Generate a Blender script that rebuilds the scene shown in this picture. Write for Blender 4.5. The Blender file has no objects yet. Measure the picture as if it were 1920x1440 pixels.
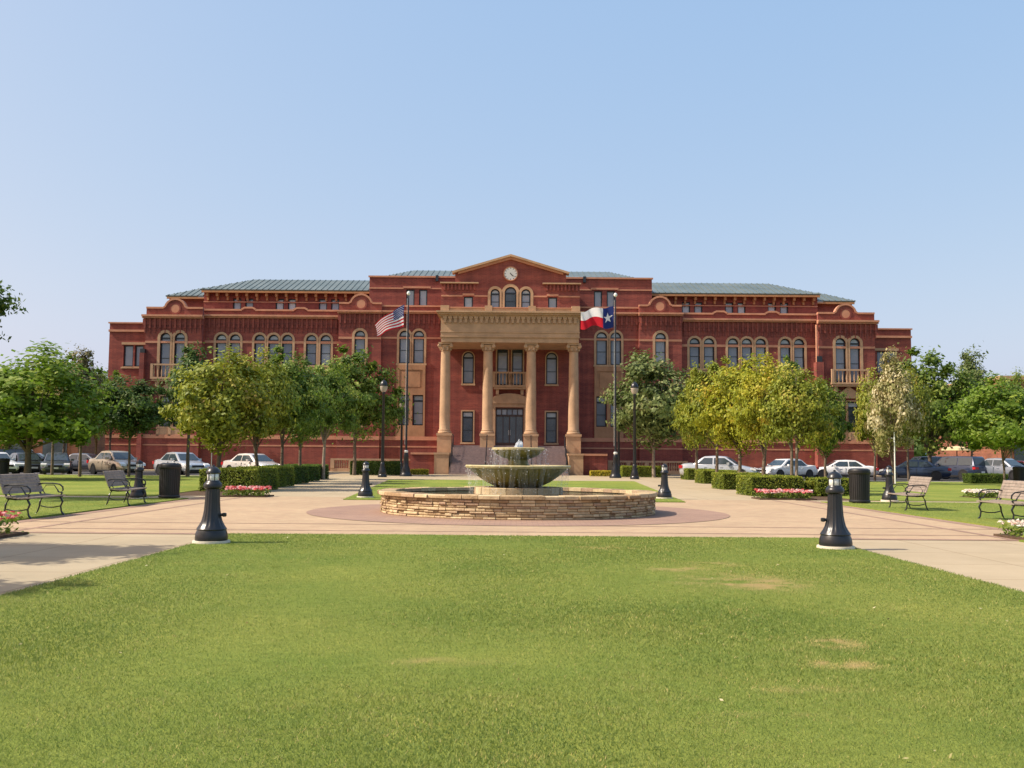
import bpy, math, random
import numpy as np
from mathutils import Vector, Matrix
R = math.radians
PI = math.pi
random.seed(7)
rng = np.random.default_rng(11)
S = bpy.context.scene
COL = S.collection

# ------------------------------------------------------------------ camera
F, EYE, PITCH, ROLL = 1867.0, 1.35, math.atan(138/1867.0), 0.0080
cam = bpy.data.objects.new('camera', bpy.data.cameras.new('camera'))
COL.objects.link(cam)
cam.data.sensor_width = 36; cam.data.lens = 36*F/1920
cam.data.clip_end = 6000; cam.data.clip_start = 0.1
RM = Matrix.Rotation(PI/2+PITCH, 3, 'X') @ Matrix.Rotation(ROLL, 3, 'Z')
cam.matrix_world = Matrix.Translation((0, 0, EYE)) @ RM.to_4x4()
S.camera = cam

# ------------------------------------------------------------------ light
SUN_EL, SUN_TH = R(46), R(80)          # elevation; angle between facade normal (-Y) and the sun, towards -X
tosun = Vector((-math.sin(SUN_TH)*math.cos(SUN_EL), -math.cos(SUN_TH)*math.cos(SUN_EL), math.sin(SUN_EL)))
sun = bpy.data.objects.new('sun', bpy.data.lights.new('sun', 'SUN'))
COL.objects.link(sun)
sun.data.energy = 4.6; sun.data.angle = R(0.55); sun.data.color = (1, 0.93, 0.80)
sun.rotation_euler = tosun.to_track_quat('Z', 'Y').to_euler()
W = bpy.data.worlds.new('World'); S.world = W; W.use_nodes = True
nt = W.node_tree; nt.nodes.clear()
sky = nt.nodes.new('ShaderNodeTexSky'); sky.sky_type = 'NISHITA'; sky.sun_disc = False
sky.sun_elevation = SUN_EL
sky.sun_rotation = math.atan2(tosun.x, tosun.y)
sky.air_density = 1.0; sky.dust_density = 3.0; sky.ozone_density = 3.0; sky.altitude = 100
bg = nt.nodes.new('ShaderNodeBackground'); bg.inputs[1].default_value = 0.15
wo = nt.nodes.new('ShaderNodeOutputWorld')
hz = nt.nodes.new('ShaderNodeVectorMath'); hz.operation = 'MULTIPLY_ADD'      # a hazy summer sky: paler and flatter than clean air
hz.inputs[1].default_value = (0.88, 0.47, 0.14); hz.inputs[2].default_value = (0.74, 1.74, 3.42)
nt.links.new(sky.outputs[0], hz.inputs[0]); nt.links.new(hz.outputs[0], bg.inputs[0]); nt.links.new(bg.outputs[0], wo.inputs[0])
S.view_settings.view_transform = 'Standard'; S.view_settings.look = 'None'
S.view_settings.exposure = 0.5; S.view_settings.gamma = 1.0; S.view_settings.use_curve_mapping = False

# ------------------------------------------------------------------ measuring helpers
def ray(u, v): return RM @ Vector(((u-960)/F, -(v-720)/F, -1))
def G(u, v, z=0.0):                     # the point of the level z seen at a pixel
    d = ray(u, v); t = (z-EYE)/d.z
    return Vector((d.x*t, d.y*t, z))
def WP(u, v, Y):                        # the point of the plane Y seen at a pixel
    d = ray(u, v); t = Y/d.y
    return Vector((d.x*t, Y, EYE+d.z*t))
XC = -0.19                              # axis of the town hall
def bz(v, Y): return EYE + Y*math.tan(PITCH+math.atan((720-v)/F))
def bx(off, Y, v=650):
    dep = Y*math.cos(PITCH)+(bz(v, Y)-EYE)*math.sin(PITCH)
    return off/F*dep

def srgb(r, g, b):
    f = lambda c: (c/255/12.92) if c/255 <= 0.04045 else ((c/255+0.055)/1.055)**2.4
    return (f(r), f(g), f(b), 1)

# ------------------------------------------------------------------ materials
MATS = {}
class NB:
    def __init__(s, name):
        s.m = bpy.data.materials.new(name); s.m.use_nodes = True
        s.t = s.m.node_tree; s.n = s.t.nodes; s.p = s.n['Principled BSDF']; s.out = s.n['Material Output']
    def new(s, k, **kw):
        x = s.n.new(k)
        for a, b in kw.items(): setattr(x, a, b)
        return x
    def l(s, a, b): s.t.links.new(a, b)
    def coord(s, kind='Object', scale=(1, 1, 1)):
        tc = s.new('ShaderNodeTexCoord'); mp = s.new('ShaderNodeMapping'); mp.inputs['Scale'].default_value = scale
        s.l(tc.outputs[kind], mp.inputs[0]); return mp.outputs[0]
    def geo(s, scale=(1, 1, 1)):
        g = s.new('ShaderNodeNewGeometry'); mp = s.new('ShaderNodeMapping'); mp.inputs['Scale'].default_value = scale
        s.l(g.outputs['Position'], mp.inputs[0]); return mp.outputs[0]
    def noise(s, vec, scale, detail=4, rough=0.6, dist=0):
        x = s.new('ShaderNodeTexNoise'); x.inputs['Scale'].default_value = scale; x.inputs['Detail'].default_value = detail
        x.inputs['Roughness'].default_value = rough; x.inputs['Distortion'].default_value = dist
        if vec is not None: s.l(vec, x.inputs['Vector'])
        return x.outputs['Fac']
    def ramp(s, fac, stops):
        x = s.new('ShaderNodeValToRGB'); e = x.color_ramp.elements
        while len(e) < len(stops): e.new(0.5)
        for i, (p, c) in enumerate(stops): e[i].position = p; e[i].color = c
        s.l(fac, x.inputs[0]); return x.outputs[0]
    def mix(s, fac, a, b, mode='MIX'):
        x = s.new('ShaderNodeMix'); x.data_type = 'RGBA'; x.blend_type = mode
        if isinstance(fac, float): x.inputs[0].default_value = fac
        else: s.l(fac, x.inputs[0])
        for v_, i in ((a, 6), (b, 7)):
            if isinstance(v_, tuple): x.inputs[i].default_value = v_
            else: s.l(v_, x.inputs[i])
        return x.outputs[2]
    def bump(s, h, strength, dist=0.02):
        x = s.new('ShaderNodeBump'); x.inputs['Strength'].default_value = strength; x.inputs['Distance'].default_value = dist
        s.l(h, x.inputs['Height']); s.l(x.outputs[0], s.p.inputs['Normal'])
    def col(s, c):
        if isinstance(c, tuple): s.p.inputs['Base Color'].default_value = c
        else: s.l(c, s.p.inputs['Base Color'])
    def fin(s, rough=0.8, spec=0.3, metal=0.0):
        s.p.inputs['Roughness'].default_value = rough; s.p.inputs['Specular IOR Level'].default_value = spec
        s.p.inputs['Metallic'].default_value = metal; return s.m
def tint(c, k): return (c[0]*k, c[1]*k, c[2]*k, 1)

def mottled(name, c, var=0.25, scale=3.0, rough=0.8, spec=0.3, bump=0.2, metal=0.0, fine=40):
    b = NB(name); v = b.geo()
    n = b.noise(v, scale, 6, 0.65)
    b.col(b.ramp(n, [(0.25, tint(c, 1-var)), (0.75, tint(c, 1+var))]))
    if bump: b.bump(b.noise(v, fine, 3), bump, 0.01)
    MATS[name] = b.fin(rough, spec, metal); return MATS[name]

def brick_mat(name, c1, c2, mortar, axis='XZ'):
    b = NB(name)
    g = b.new('ShaderNodeNewGeometry'); sp = b.new('ShaderNodeSeparateXYZ'); b.l(g.outputs['Position'], sp.inputs[0])
    ad = b.new('ShaderNodeMath', operation='ADD'); b.l(sp.outputs[0], ad.inputs[0]); b.l(sp.outputs[1], ad.inputs[1])
    cb = b.new('ShaderNodeCombineXYZ'); b.l(ad.outputs[0], cb.inputs[0]); b.l(sp.outputs[2], cb.inputs[1])
    t = b.new('ShaderNodeTexBrick'); b.l(cb.outputs[0], t.inputs['Vector'])
    t.inputs['Scale'].default_value = 1.0; t.inputs['Brick Width'].default_value = 0.30; t.inputs['Row Height'].default_value = 0.1
    t.inputs['Mortar Size'].default_value = 0.008; t.inputs['Color1'].default_value = c1; t.inputs['Color2'].default_value = c2
    t.inputs['Mortar'].default_value = mortar; t.inputs['Bias'].default_value = 0.1
    n = b.noise(b.geo((1, 1, 1)), 0.5, 5, 0.6)
    c = b.mix(0.55, t.outputs['Color'], b.ramp(n, [(0.3, (0.55, 0.55, 0.6, 1)), (0.7, (1.3, 1.2, 1.1, 1))]), 'MULTIPLY')
    # brick laid in slightly different coloured courses
    w = b.new('ShaderNodeTexNoise'); w.noise_dimensions = '1D'; w.inputs['Scale'].default_value = 1.6; w.inputs['Detail'].default_value = 3
    b.l(sp.outputs[2], w.inputs['W'])
    c = b.mix(0.65, c, b.ramp(w.outputs['Fac'], [(0.35, (0.8, 0.75, 0.8, 1)), (0.65, (1.2, 1.15, 1.1, 1))]), 'MULTIPLY')
    st = b.noise(b.geo((1.6, 1.6, 0.10)), 1.4, 5, 0.65)       # rain streaks down the wall
    c = b.mix(0.55, c, b.ramp(st, [(0.35, (0.72, 0.70, 0.72, 1)), (0.62, (1.08, 1.06, 1.04, 1))]), 'MULTIPLY')
    b.col(c); b.bump(t.outputs['Fac'], -0.4, 0.01)
    MATS[name] = b.fin(0.85, 0.2); return MATS[name]

brick_mat('brick', (0.30, 0.080, 0.062, 1), (0.225, 0.060, 0.051, 1), (0.26, 0.13, 0.10, 1))
brick_mat('brick_far', (0.28, 0.10, 0.06, 1), (0.2, 0.07, 0.05, 1), (0.3, 0.2, 0.15, 1))
mottled('stone', (0.45, 0.285, 0.17, 1), 0.22, 1.2, 0.8, 0.25, 0.25)
mottled('stone_brown_shaded', (0.37, 0.20, 0.11, 1), 0.25, 1.2, 0.8, 0.25, 0.25)  # tan-brown stone, its colour darkened for the shade on the bay panels
mottled('stone_coping', (0.50, 0.235, 0.145, 1), 0.2, 1.5, 0.75, 0.25, 0.2)
mottled('granite_step', (0.25, 0.18, 0.165, 1), 0.25, 5, 0.6, 0.4, 0.1)
mottled('frame_dark', (0.015, 0.018, 0.025, 1), 0.2, 4, 0.4, 0.5, 0)
mottled('frame_green', (0.03, 0.045, 0.045, 1), 0.2, 4, 0.4, 0.5, 0)
mottled('door_wood', (0.045, 0.018, 0.012, 1), 0.4, 4, 0.4, 0.5, 0)
mottled('fascia', (0.40, 0.20, 0.09, 1), 0.2, 2, 0.7, 0.3, 0)
mottled('black_paint', (0.012, 0.013, 0.016, 1), 0.3, 8, 0.33, 0.5, 0.08, fine=25)
mottled('black_dusty', (0.010, 0.010, 0.011, 1), 0.35, 6, 0.5, 0.5, 0.1)
mottled('bark', (0.15, 0.115, 0.085, 1), 0.4, 8, 0.9, 0.1, 0.6)
mottled('bark_pale', (0.27, 0.22, 0.17, 1), 0.35, 8, 0.9, 0.1, 0.5)
mottled('bench_wood', (0.25, 0.205, 0.17, 1), 0.35, 9, 0.7, 0.3, 0.4)
mottled('pad_concrete', (0.60, 0.54, 0.44, 1), 0.15, 6, 0.85, 0.2, 0.2)
mottled('soil', (0.09, 0.06, 0.04, 1), 0.4, 5, 0.95, 0.1, 0.8)
mottled('asphalt', (0.055, 0.055, 0.06, 1), 0.3, 2, 0.85, 0.3, 0.5)
mottled('tyre', (0.012, 0.012, 0.013, 1), 0.2, 5, 0.8, 0.2, 0)
mottled('rim_metal', (0.55, 0.56, 0.58, 1), 0.1, 5, 0.3, 0.5, 0, 0.8)
mottled('trim_dark', (0.02, 0.02, 0.022, 1), 0.2, 5, 0.5, 0.4, 0)
mottled('white_line', (0.7, 0.7, 0.68, 1), 0.15, 3, 0.7, 0.3, 0)
mottled('clock_white', (0.80, 0.80, 0.76, 1), 0.05, 3, 0.5, 0.3, 0)
mottled('flagpole_metal', (0.03, 0.032, 0.038, 1), 0.1, 3, 0.35, 0.5, 0, 0.4)
mottled('awning', (0.65, 0.52, 0.30, 1), 0.1, 3, 0.8, 0.2, 0)
mottled('sign_face', (0.42, 0.30, 0.26, 1), 0.15, 9, 0.6, 0.3, 0)
mottled('plate', (0.7, 0.7, 0.68, 1), 0.1, 30, 0.5, 0.3, 0)

def simple(name, c, rough=0.5, spec=0.5, metal=0.0, coat=0.0, emit=0.0):
    b = NB(name); v = b.geo()
    b.col(b.ramp(b.noise(v, 6, 3), [(0.3, tint(c, 0.92)), (0.7, tint(c, 1.06))]))
    b.p.inputs['Coat Weight'].default_value = coat; b.p.inputs['Coat Roughness'].default_value = 0.06
    MATS[name] = b.fin(rough, spec, metal); return MATS[name]
for nm, c, mt in (('white', (0.78, 0.78, 0.78, 1), 0), ('silver', (0.50, 0.53, 0.57, 1), 0.5), ('tan', (0.44, 0.37, 0.28, 1), 0.45),
              ('pearl', (0.62, 0.58, 0.54, 1), 0.25), ('slate', (0.075, 0.09, 0.12, 1), 0.3), ('grey', (0.22, 0.25, 0.30, 1), 0.4), ('black', (0.012, 0.012, 0.014, 1), 0),
              ('navy', (0.02, 0.035, 0.075, 1), 0.3), ('blue', (0.035, 0.09, 0.19, 1), 0.3), ('red', (0.35, 0.03, 0.03, 1), 0.1)):
    simple('paint_'+nm, c, 0.32, 0.5, mt, 0.8)
simple('car_glass', (0.035, 0.05, 0.06, 1), 0.06, 0.8)
simple('lamp_clear', (0.75, 0.77, 0.8, 1), 0.12, 0.7, 0.2)
simple('lamp_red', (0.45, 0.01, 0.015, 1), 0.2, 0.6)
simple('lens_glass', (0.70, 0.70, 0.68, 1), 0.12, 0.8, 0.1)
simple('globe_glass', (0.40, 0.34, 0.28, 1), 0.2, 0.6)

def pane_mat(name, c, c2):
    b = NB(name); v = b.geo((1, 1, 1))
    n = b.noise(v, 0.9, 3, 0.5)
    g = b.new('ShaderNodeNewGeometry'); sp = b.new('ShaderNodeSeparateXYZ'); b.l(g.outputs['Position'], sp.inputs[0])
    w = b.new('ShaderNodeTexWave'); w.inputs['Scale'].default_value = 4.5; w.inputs['Distortion'].default_value = 0.4
    b.l(b.geo(), w.inputs['Vector'])
    c_ = b.mix(0.12, b.ramp(n, [(0.35, c), (0.65, c2)]), w.outputs['Color'], 'MULTIPLY')   # blinds hang behind the glass
    oi = b.new('ShaderNodeObjectInfo')
    c_ = b.mix(1.0, c_, b.ramp(oi.outputs['Random'], [(0, (0.6, 0.62, 0.66, 1)), (0.5, (1.0, 1.0, 1.0, 1)), (1, (1.35, 1.3, 1.22, 1))]), 'MULTIPLY')
    b.col(c_); b.p.inputs['Coat Weight'].default_value = 0.6; b.p.inputs['Coat Roughness'].default_value = 0.03
    MATS[name] = b.fin(0.25, 0.6)
pane_mat('pane', (0.19, 0.215, 0.27, 1), (0.27, 0.29, 0.33, 1))
pane_mat('pane_light', (0.32, 0.35, 0.38, 1), (0.43, 0.46, 0.47, 1))
pane_mat('pane_dark', (0.02, 0.026, 0.032, 1), (0.06, 0.075, 0.085, 1))

def roof_mat():
    b = NB('roof_metal'); v = b.geo()
    n = b.noise(v, 0.5, 4)
    b.col(b.ramp(n, [(0.3, (0.105, 0.135, 0.125, 1)), (0.7, (0.165, 0.195, 0.18, 1))]))
    MATS['roof_metal'] = b.fin(0.42, 0.5, 0.25)
roof_mat()

def walk_mat():
    b = NB('concrete_walk'); v = b.geo()
    n = b.noise(v, 0.6, 7, 0.7); n2 = b.noise(v, 60, 2)
    t = b.new('ShaderNodeTexBrick'); b.l(v, t.inputs['Vector']); t.offset = 0.0; t.inputs['Scale'].default_value = 1
    t.inputs['Brick Width'].default_value = 1.65; t.inputs['Row Height'].default_value = 1.65; t.inputs['Mortar Size'].default_value = 0.012
    t.inputs['Color1'].default_value = (1, 1, 1, 1); t.inputs['Color2'].default_value = (0.93, 0.93, 0.93, 1); t.inputs['Mortar'].default_value = (0.62, 0.58, 0.52, 1)
    c = b.ramp(n, [(0.25, (0.335, 0.27, 0.175, 1)), (0.75, (0.435, 0.355, 0.24, 1))])
    c = b.mix(1.0, c, t.outputs['Color'], 'MULTIPLY')
    c = b.mix(0.25, c, b.ramp(n2, [(0.3, (0.7, 0.7, 0.7, 1)), (0.7, (1.2, 1.2, 1.2, 1))]), 'MULTIPLY')
    b.col(c); b.bump(n2, 0.15, 0.005); MATS['concrete_walk'] = b.fin(0.85, 0.2)
walk_mat()
def paver_mat(name, c1, c2, mortar):
    b = NB(name); v = b.geo()
    t = b.new('ShaderNodeTexBrick'); b.l(v, t.inputs['Vector']); t.inputs['Scale'].default_value = 1
    t.inputs['Brick Width'].default_value = 0.22; t.inputs['Row Height'].default_value = 0.11; t.inputs['Mortar Size'].default_value = 0.006
    t.inputs['Color1'].default_value = c1; t.inputs['Color2'].default_value = c2; t.inputs['Mortar'].default_value = mortar
    n = b.noise(v, 0.45, 6, 0.7)
    c = b.mix(0.7, t.outputs['Color'], b.ramp(n, [(0.3, (0.8, 0.78, 0.76, 1)), (0.7, (1.15, 1.12, 1.08, 1))]), 'MULTIPLY')
    b.col(c); b.bump(t.outputs['Fac'], -0.3, 0.005); MATS[name] = b.fin(0.8, 0.25)
paver_mat('paver', (0.425, 0.32, 0.20, 1), (0.365, 0.255, 0.165, 1), (0.35, 0.275, 0.195, 1))
paver_mat('paver_dark', (0.32, 0.215, 0.155, 1), (0.27, 0.175, 0.135, 1), (0.2, 0.13, 0.11, 1))

def lawn_mat():
    b = NB('lawn'); v = b.geo()
    at = b.new('ShaderNodeAttribute', attribute_name='dry')
    n = b.noise(v, 0.35, 6, 0.65); n2 = b.noise(v, 9, 5, 0.7); n3 = b.noise(v, 70, 3, 0.7)
    c = b.ramp(n, [(0.3, (0.145, 0.215, 0.036, 1)), (0.7, (0.28, 0.305, 0.065, 1))])
    c = b.mix(0.6, c, b.ramp(n2, [(0.3, (0.7, 0.72, 0.6, 1)), (0.72, (1.25, 1.2, 1.2, 1))]), 'MULTIPLY')
    c = b.mix(0.6, c, b.ramp(n3, [(0.3, (0.55, 0.6, 0.5, 1)), (0.7, (1.35, 1.3, 1.3, 1))]), 'MULTIPLY')
    c = b.mix(at.outputs['Fac'], c, (0.36, 0.27, 0.11, 1))
    b.col(c); b.bump(n3, 0.9, 0.03); MATS['lawn'] = b.fin(0.9, 0.15)
lawn_mat()
def blade_mat():
    b = NB('grass_blade'); at = b.new('ShaderNodeAttribute', attribute_name='tint')
    b.col(b.ramp(at.outputs['Fac'], [(0.0, (0.095, 0.145, 0.028, 1)), (0.28, (0.14, 0.20, 0.044, 1)), (0.5, (0.20, 0.245, 0.056, 1)), (0.75, (0.31, 0.315, 0.10, 1)), (1.0, (0.56, 0.42, 0.18, 1))]))
    b.fin(0.6, 0.25)
    tr = b.new('ShaderNodeBsdfTranslucent'); tr.inputs[0].default_value = (0.2, 0.3, 0.05, 1)
    ms = b.new('ShaderNodeMixShader'); ms.inputs[0].default_value = 0.25
    b.l(b.p.outputs[0], ms.inputs[1]); b.l(tr.outputs[0], ms.inputs[2]); b.l(ms.outputs[0], b.out.inputs[0]); MATS['blade'] = b.m
blade_mat()
def leaf_mat(name, stops, trans):
    b = NB(name); at = b.new('ShaderNodeAttribute', attribute_name='tint')
    c = b.ramp(at.outputs['Fac'], stops); b.col(c); b.fin(0.55, 0.25)
    tr = b.new('ShaderNodeBsdfTranslucent'); tr.inputs[0].default_value = trans
    ms = b.new('ShaderNodeMixShader'); ms.inputs[0].default_value = 0.3
    b.l(b.p.outputs[0], ms.inputs[1]); b.l(tr.outputs[0], ms.inputs[2]); b.l(ms.outputs[0], b.out.inputs[0]); MATS[name] = b.m
leaf_mat('leaf_green', [(0, (0.06, 0.10, 0.018, 1)), (0.6, (0.14, 0.20, 0.032, 1)), (1, (0.26, 0.29, 0.05, 1))], (0.16, 0.28, 0.03, 1))
leaf_mat('leaf_bright', [(0, (0.065, 0.115, 0.014, 1)), (0.6, (0.145, 0.215, 0.025, 1)), (1, (0.25, 0.30, 0.04, 1))], (0.22, 0.38, 0.03, 1))
leaf_mat('leaf_dark', [(0, (0.04, 0.075, 0.022, 1)), (0.6, (0.09, 0.145, 0.035, 1)), (1, (0.18, 0.22, 0.055, 1))], (0.09, 0.17, 0.03, 1))
leaf_mat('leaf_yellow', [(0, (0.10, 0.14, 0.012, 1)), (0.4, (0.24, 0.27, 0.02, 1)), (0.8, (0.40, 0.36, 0.03, 1)), (1, (0.42, 0.25, 0.04, 1))], (0.42, 0.40, 0.03, 1))
leaf_mat('leaf_olive', [(0, (0.09, 0.125, 0.015, 1)), (0.5, (0.22, 0.26, 0.03, 1)), (0.85, (0.36, 0.34, 0.045, 1)), (1, (0.30, 0.18, 0.06, 1))], (0.30, 0.32, 0.03, 1))
leaf_mat('leaf_sage', [(0, (0.07, 0.095, 0.03, 1)), (0.5, (0.15, 0.19, 0.055, 1)), (0.85, (0.27, 0.30, 0.11, 1)), (1, (0.25, 0.20, 0.10, 1))], (0.13, 0.2, 0.05, 1))
leaf_mat('leaf_brownish', [(0, (0.08, 0.09, 0.03, 1)), (0.5, (0.17, 0.16, 0.06, 1)), (1, (0.32, 0.22, 0.11, 1))], (0.2, 0.18, 0.05, 1))
leaf_mat('leaf_pale', [(0, (0.10, 0.12, 0.03, 1)), (0.35, (0.24, 0.25, 0.08, 1)), (0.65, (0.48, 0.42, 0.21, 1)), (1, (0.86, 0.78, 0.56, 1))], (0.45, 0.36, 0.15, 1))
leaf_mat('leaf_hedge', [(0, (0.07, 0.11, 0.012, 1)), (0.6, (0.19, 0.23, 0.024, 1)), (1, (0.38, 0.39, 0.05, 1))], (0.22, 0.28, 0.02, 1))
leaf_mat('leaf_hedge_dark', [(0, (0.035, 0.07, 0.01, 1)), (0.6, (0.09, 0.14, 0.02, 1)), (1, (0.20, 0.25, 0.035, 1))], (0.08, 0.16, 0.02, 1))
leaf_mat('petal_warm', [(0, (0.42, 0.02, 0.03, 1)), (0.35, (0.58, 0.07, 0.08, 1)), (0.55, (0.70, 0.28, 0.27, 1)), (0.8, (0.80, 0.66, 0.62, 1))], (0.6, 0.1, 0.1, 1))
leaf_mat('petal_white', [(0, (0.7, 0.3, 0.2, 1)), (0.4, (0.8, 0.72, 0.62, 1)), (1, (0.85, 0.82, 0.78, 1))], (0.6, 0.5, 0.4, 1))
leaf_mat('petal_yellow', [(0, (0.3, 0.25, 0.02, 1)), (0.5, (0.45, 0.38, 0.03, 1)), (1, (0.6, 0.5, 0.05, 1))], (0.5, 0.4, 0.03, 1))

def stone_var(name, stops):
    b = NB(name); oi = b.new('ShaderNodeObjectInfo'); v = b.geo()
    c = b.ramp(oi.outputs['Random'], stops)
    c = b.mix(0.6, c, b.ramp(b.noise(v, 9, 5, 0.7), [(0.3, (0.55, 0.5, 0.42, 1)), (0.7, (1.25, 1.25, 1.2, 1))]), 'MULTIPLY')
    b.col(c); b.bump(b.noise(v, 22, 5, 0.7), 0.7, 0.02); MATS[name] = b.fin(0.85, 0.2)
stone_var('ledge_stone', [(0, (0.30, 0.20, 0.115, 1)), (0.35, (0.46, 0.35, 0.21, 1)), (0.7, (0.58, 0.46, 0.29, 1)), (1, (0.36, 0.245, 0.17, 1))])
mottled('mortar_dark', (0.20, 0.13, 0.075, 1), 0.3, 9, 0.95, 0.1, 0.5)
def bowl_mat():
    b = NB('mossy_bowl')
    g = b.new('ShaderNodeTexCoord'); sp = b.new('ShaderNodeSeparateXYZ'); b.l(g.outputs['Object'], sp.inputs[0])
    v = b.coord('Object', (5, 5, 0.6)); n = b.noise(v, 2.0, 6, 0.7); n2 = b.noise(b.geo(), 14, 5, 0.7)
    c = b.ramp(n, [(0.30, (0.12, 0.105, 0.022, 1)), (0.5, (0.19, 0.16, 0.034, 1)), (0.7, (0.29, 0.235, 0.07, 1))])
    c = b.mix(0.6, c, b.ramp(n2, [(0.3, (0.6, 0.6, 0.5, 1)), (0.7, (1.3, 1.25, 1.2, 1))]), 'MULTIPLY')
    b.col(c); b.bump(n2, 0.4, 0.01); MATS['mossy_bowl'] = b.fin(0.45, 0.5)
bowl_mat()
mottled('bowl_rim', (0.42, 0.35, 0.17, 1), 0.3, 7, 0.5, 0.5, 0.3)
def water_mats():
    b = NB('pool_water'); v = b.geo()
    b.col((0.05, 0.075, 0.05, 1)); b.bump(b.noise(v, 7, 3, 0.6), 0.5, 0.03); MATS['pool_water'] = b.fin(0.05, 0.8)
    for nm, al in (('falling_water', 0.13), ('jet_water', 0.85)):
        b = NB(nm); b.col((0.85, 0.88, 0.9, 1)); b.fin(0.2, 0.6)
        n = b.noise(b.coord('Object', (14, 14, 3)), 3.0, 4, 0.7)
        mr = b.new('ShaderNodeMapRange'); mr.inputs[1].default_value = 0.4; mr.inputs[2].default_value = 0.7
        mr.inputs[3].default_value = al*0.35; mr.inputs[4].default_value = min(1, al*1.3)
        b.l(n, mr.inputs[0])
        tr = b.new('ShaderNodeBsdfTransparent'); tl = b.new('ShaderNodeBsdfTranslucent'); tl.inputs[0].default_value = (0.9, 0.92, 0.95, 1)
        m1 = b.new('ShaderNodeMixShader'); m1.inputs[0].default_value = 0.5; b.l(b.p.outputs[0], m1.inputs[1]); b.l(tl.outputs[0], m1.inputs[2])
        m2 = b.new('ShaderNodeMixShader'); b.l(mr.outputs[0], m2.inputs[0]); b.l(tr.outputs[0], m2.inputs[1]); b.l(m1.outputs[0], m2.inputs[2])
        b.l(m2.outputs[0], b.out.inputs[0]); MATS[nm] = b.m
water_mats()
def flag_mat():
    b = NB('flag_cloth'); at = b.new('ShaderNodeAttribute', attribute_name='print')
    b.col(at.outputs['Color']); b.fin(0.7, 0.2)
    tr = b.new('ShaderNodeBsdfTranslucent'); b.l(at.outputs['Color'], tr.inputs[0])
    ms = b.new('ShaderNodeMixShader'); ms.inputs[0].default_value = 0.35
    b.l(b.p.outputs[0], ms.inputs[1]); b.l(tr.outputs[0], ms.inputs[2]); b.l(ms.outputs[0], b.out.inputs[0]); MATS['flag_cloth'] = b.m
flag_mat()

# ------------------------------------------------------------------ mesh helpers
class MB:
    def __init__(s): s.v = []; s.f = []
    def box(s, x0, x1, y0, y1, z0, z1):
        n = len(s.v)
        s.v += [(x0, y0, z0), (x1, y0, z0), (x1, y1, z0), (x0, y1, z0), (x0, y0, z1), (x1, y0, z1), (x1, y1, z1), (x0, y1, z1)]
        s.f += [(n, n+3, n+2, n+1), (n+4, n+5, n+6, n+7), (n, n+1, n+5, n+4), (n+1, n+2, n+6, n+5), (n+2, n+3, n+7, n+6), (n+3, n, n+4, n+7)]
        return s
    def poly(s, pts):
        n = len(s.v); s.v += [tuple(p) for p in pts]; s.f.append(tuple(range(n, n+len(pts)))); return s
    def prism(s, pts, y0, y1):          # polygon in x-z, pushed through y
        n = len(s.v); k = len(pts)
        s.v += [(p[0], y0, p[1]) for p in pts]+[(p[0], y1, p[1]) for p in pts]
        s.f += [tuple(range(n, n+k)), tuple(range(n+2*k-1, n+k-1, -1))]
        for i in range(k): j = (i+1) % k; s.f.append((n+i, n+k+i, n+k+j, n+j))
        return s
    def lathe(s, prof, n=24, c=(0, 0, 0), flute=0, depth=0.0, fl=None, cap=True):
        b = len(s.v)
        for i, (r, z) in enumerate(prof):
            for k in range(n):
                a = 2*PI*k/n; rr = r
                if flute and (fl is None or fl[0] <= i <= fl[1]): rr = r*(1-depth*(0.5+0.5*math.cos(flute*a)))
                s.v.append((c[0]+rr*math.cos(a), c[1]+rr*math.sin(a), c[2]+z))
        for i in range(len(prof)-1):
            for k in range(n):
                k2 = (k+1) % n; s.f.append((b+i*n+k, b+i*n+k2, b+(i+1)*n+k2, b+(i+1)*n+k))
        if cap:
            s.f.append(tuple(b+k for k in reversed(range(n)))); s.f.append(tuple(b+(len(prof)-1)*n+k for k in range(n)))
        return s
    def tube(s, pts, rad, n=6):
        pts = [Vector(p) for p in pts]; b = len(s.v); m = len(pts)
        if not hasattr(rad, '__len__'): rad = [rad]*m
        for i, p in enumerate(pts):
            d = (pts[min(i+1, m-1)]-pts[max(i-1, 0)]).normalized()
            up = Vector((0, 0, 1)) if abs(d.z) < 0.9 else Vector((1, 0, 0))
            a = d.cross(up).normalized(); c = a.cross(d)
            for k in range(n):
                t = 2*PI*k/n; q = p+(a*math.cos(t)+c*math.sin(t))*rad[i]; s.v.append(tuple(q))
        for i in range(m-1):
            for k in range(n):
                k2 = (k+1) % n; s.f.append((b+i*n+k, b+i*n+k2, b+(i+1)*n+k2, b+(i+1)*n+k))
        s.f.append(tuple(b+k for k in range(n))); s.f.append(tuple(b+(m-1)*n+k for k in reversed(range(n))))
        return s
    def mesh(s, name='m', smooth=False):
        me = bpy.data.meshes.new(name); me.from_pydata(s.v, [], s.f); me.update()
        if smooth: me.polygons.foreach_set('use_smooth', [True]*len(me.polygons))
        return me
def link(name, me, mat, parent=None, loc=None, rz=0, kind=None):
    if isinstance(me, MB): me = me.mesh(name)
    o = bpy.data.objects.new(name, me)
    if mat is not None:
        if len(me.materials) == 0: me.materials.append(MATS[mat])
        else:
            if me.materials[0] != MATS[mat]:
                o.material_slots[0].link = 'OBJECT'; o.material_slots[0].material = MATS[mat]
    COL.objects.link(o)
    if parent is not None: o.parent = parent
    if loc is not None: o.location = loc
    if rz: o.rotation_euler = (0, 0, rz)
    if kind: o['kind'] = kind
    return o
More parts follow.
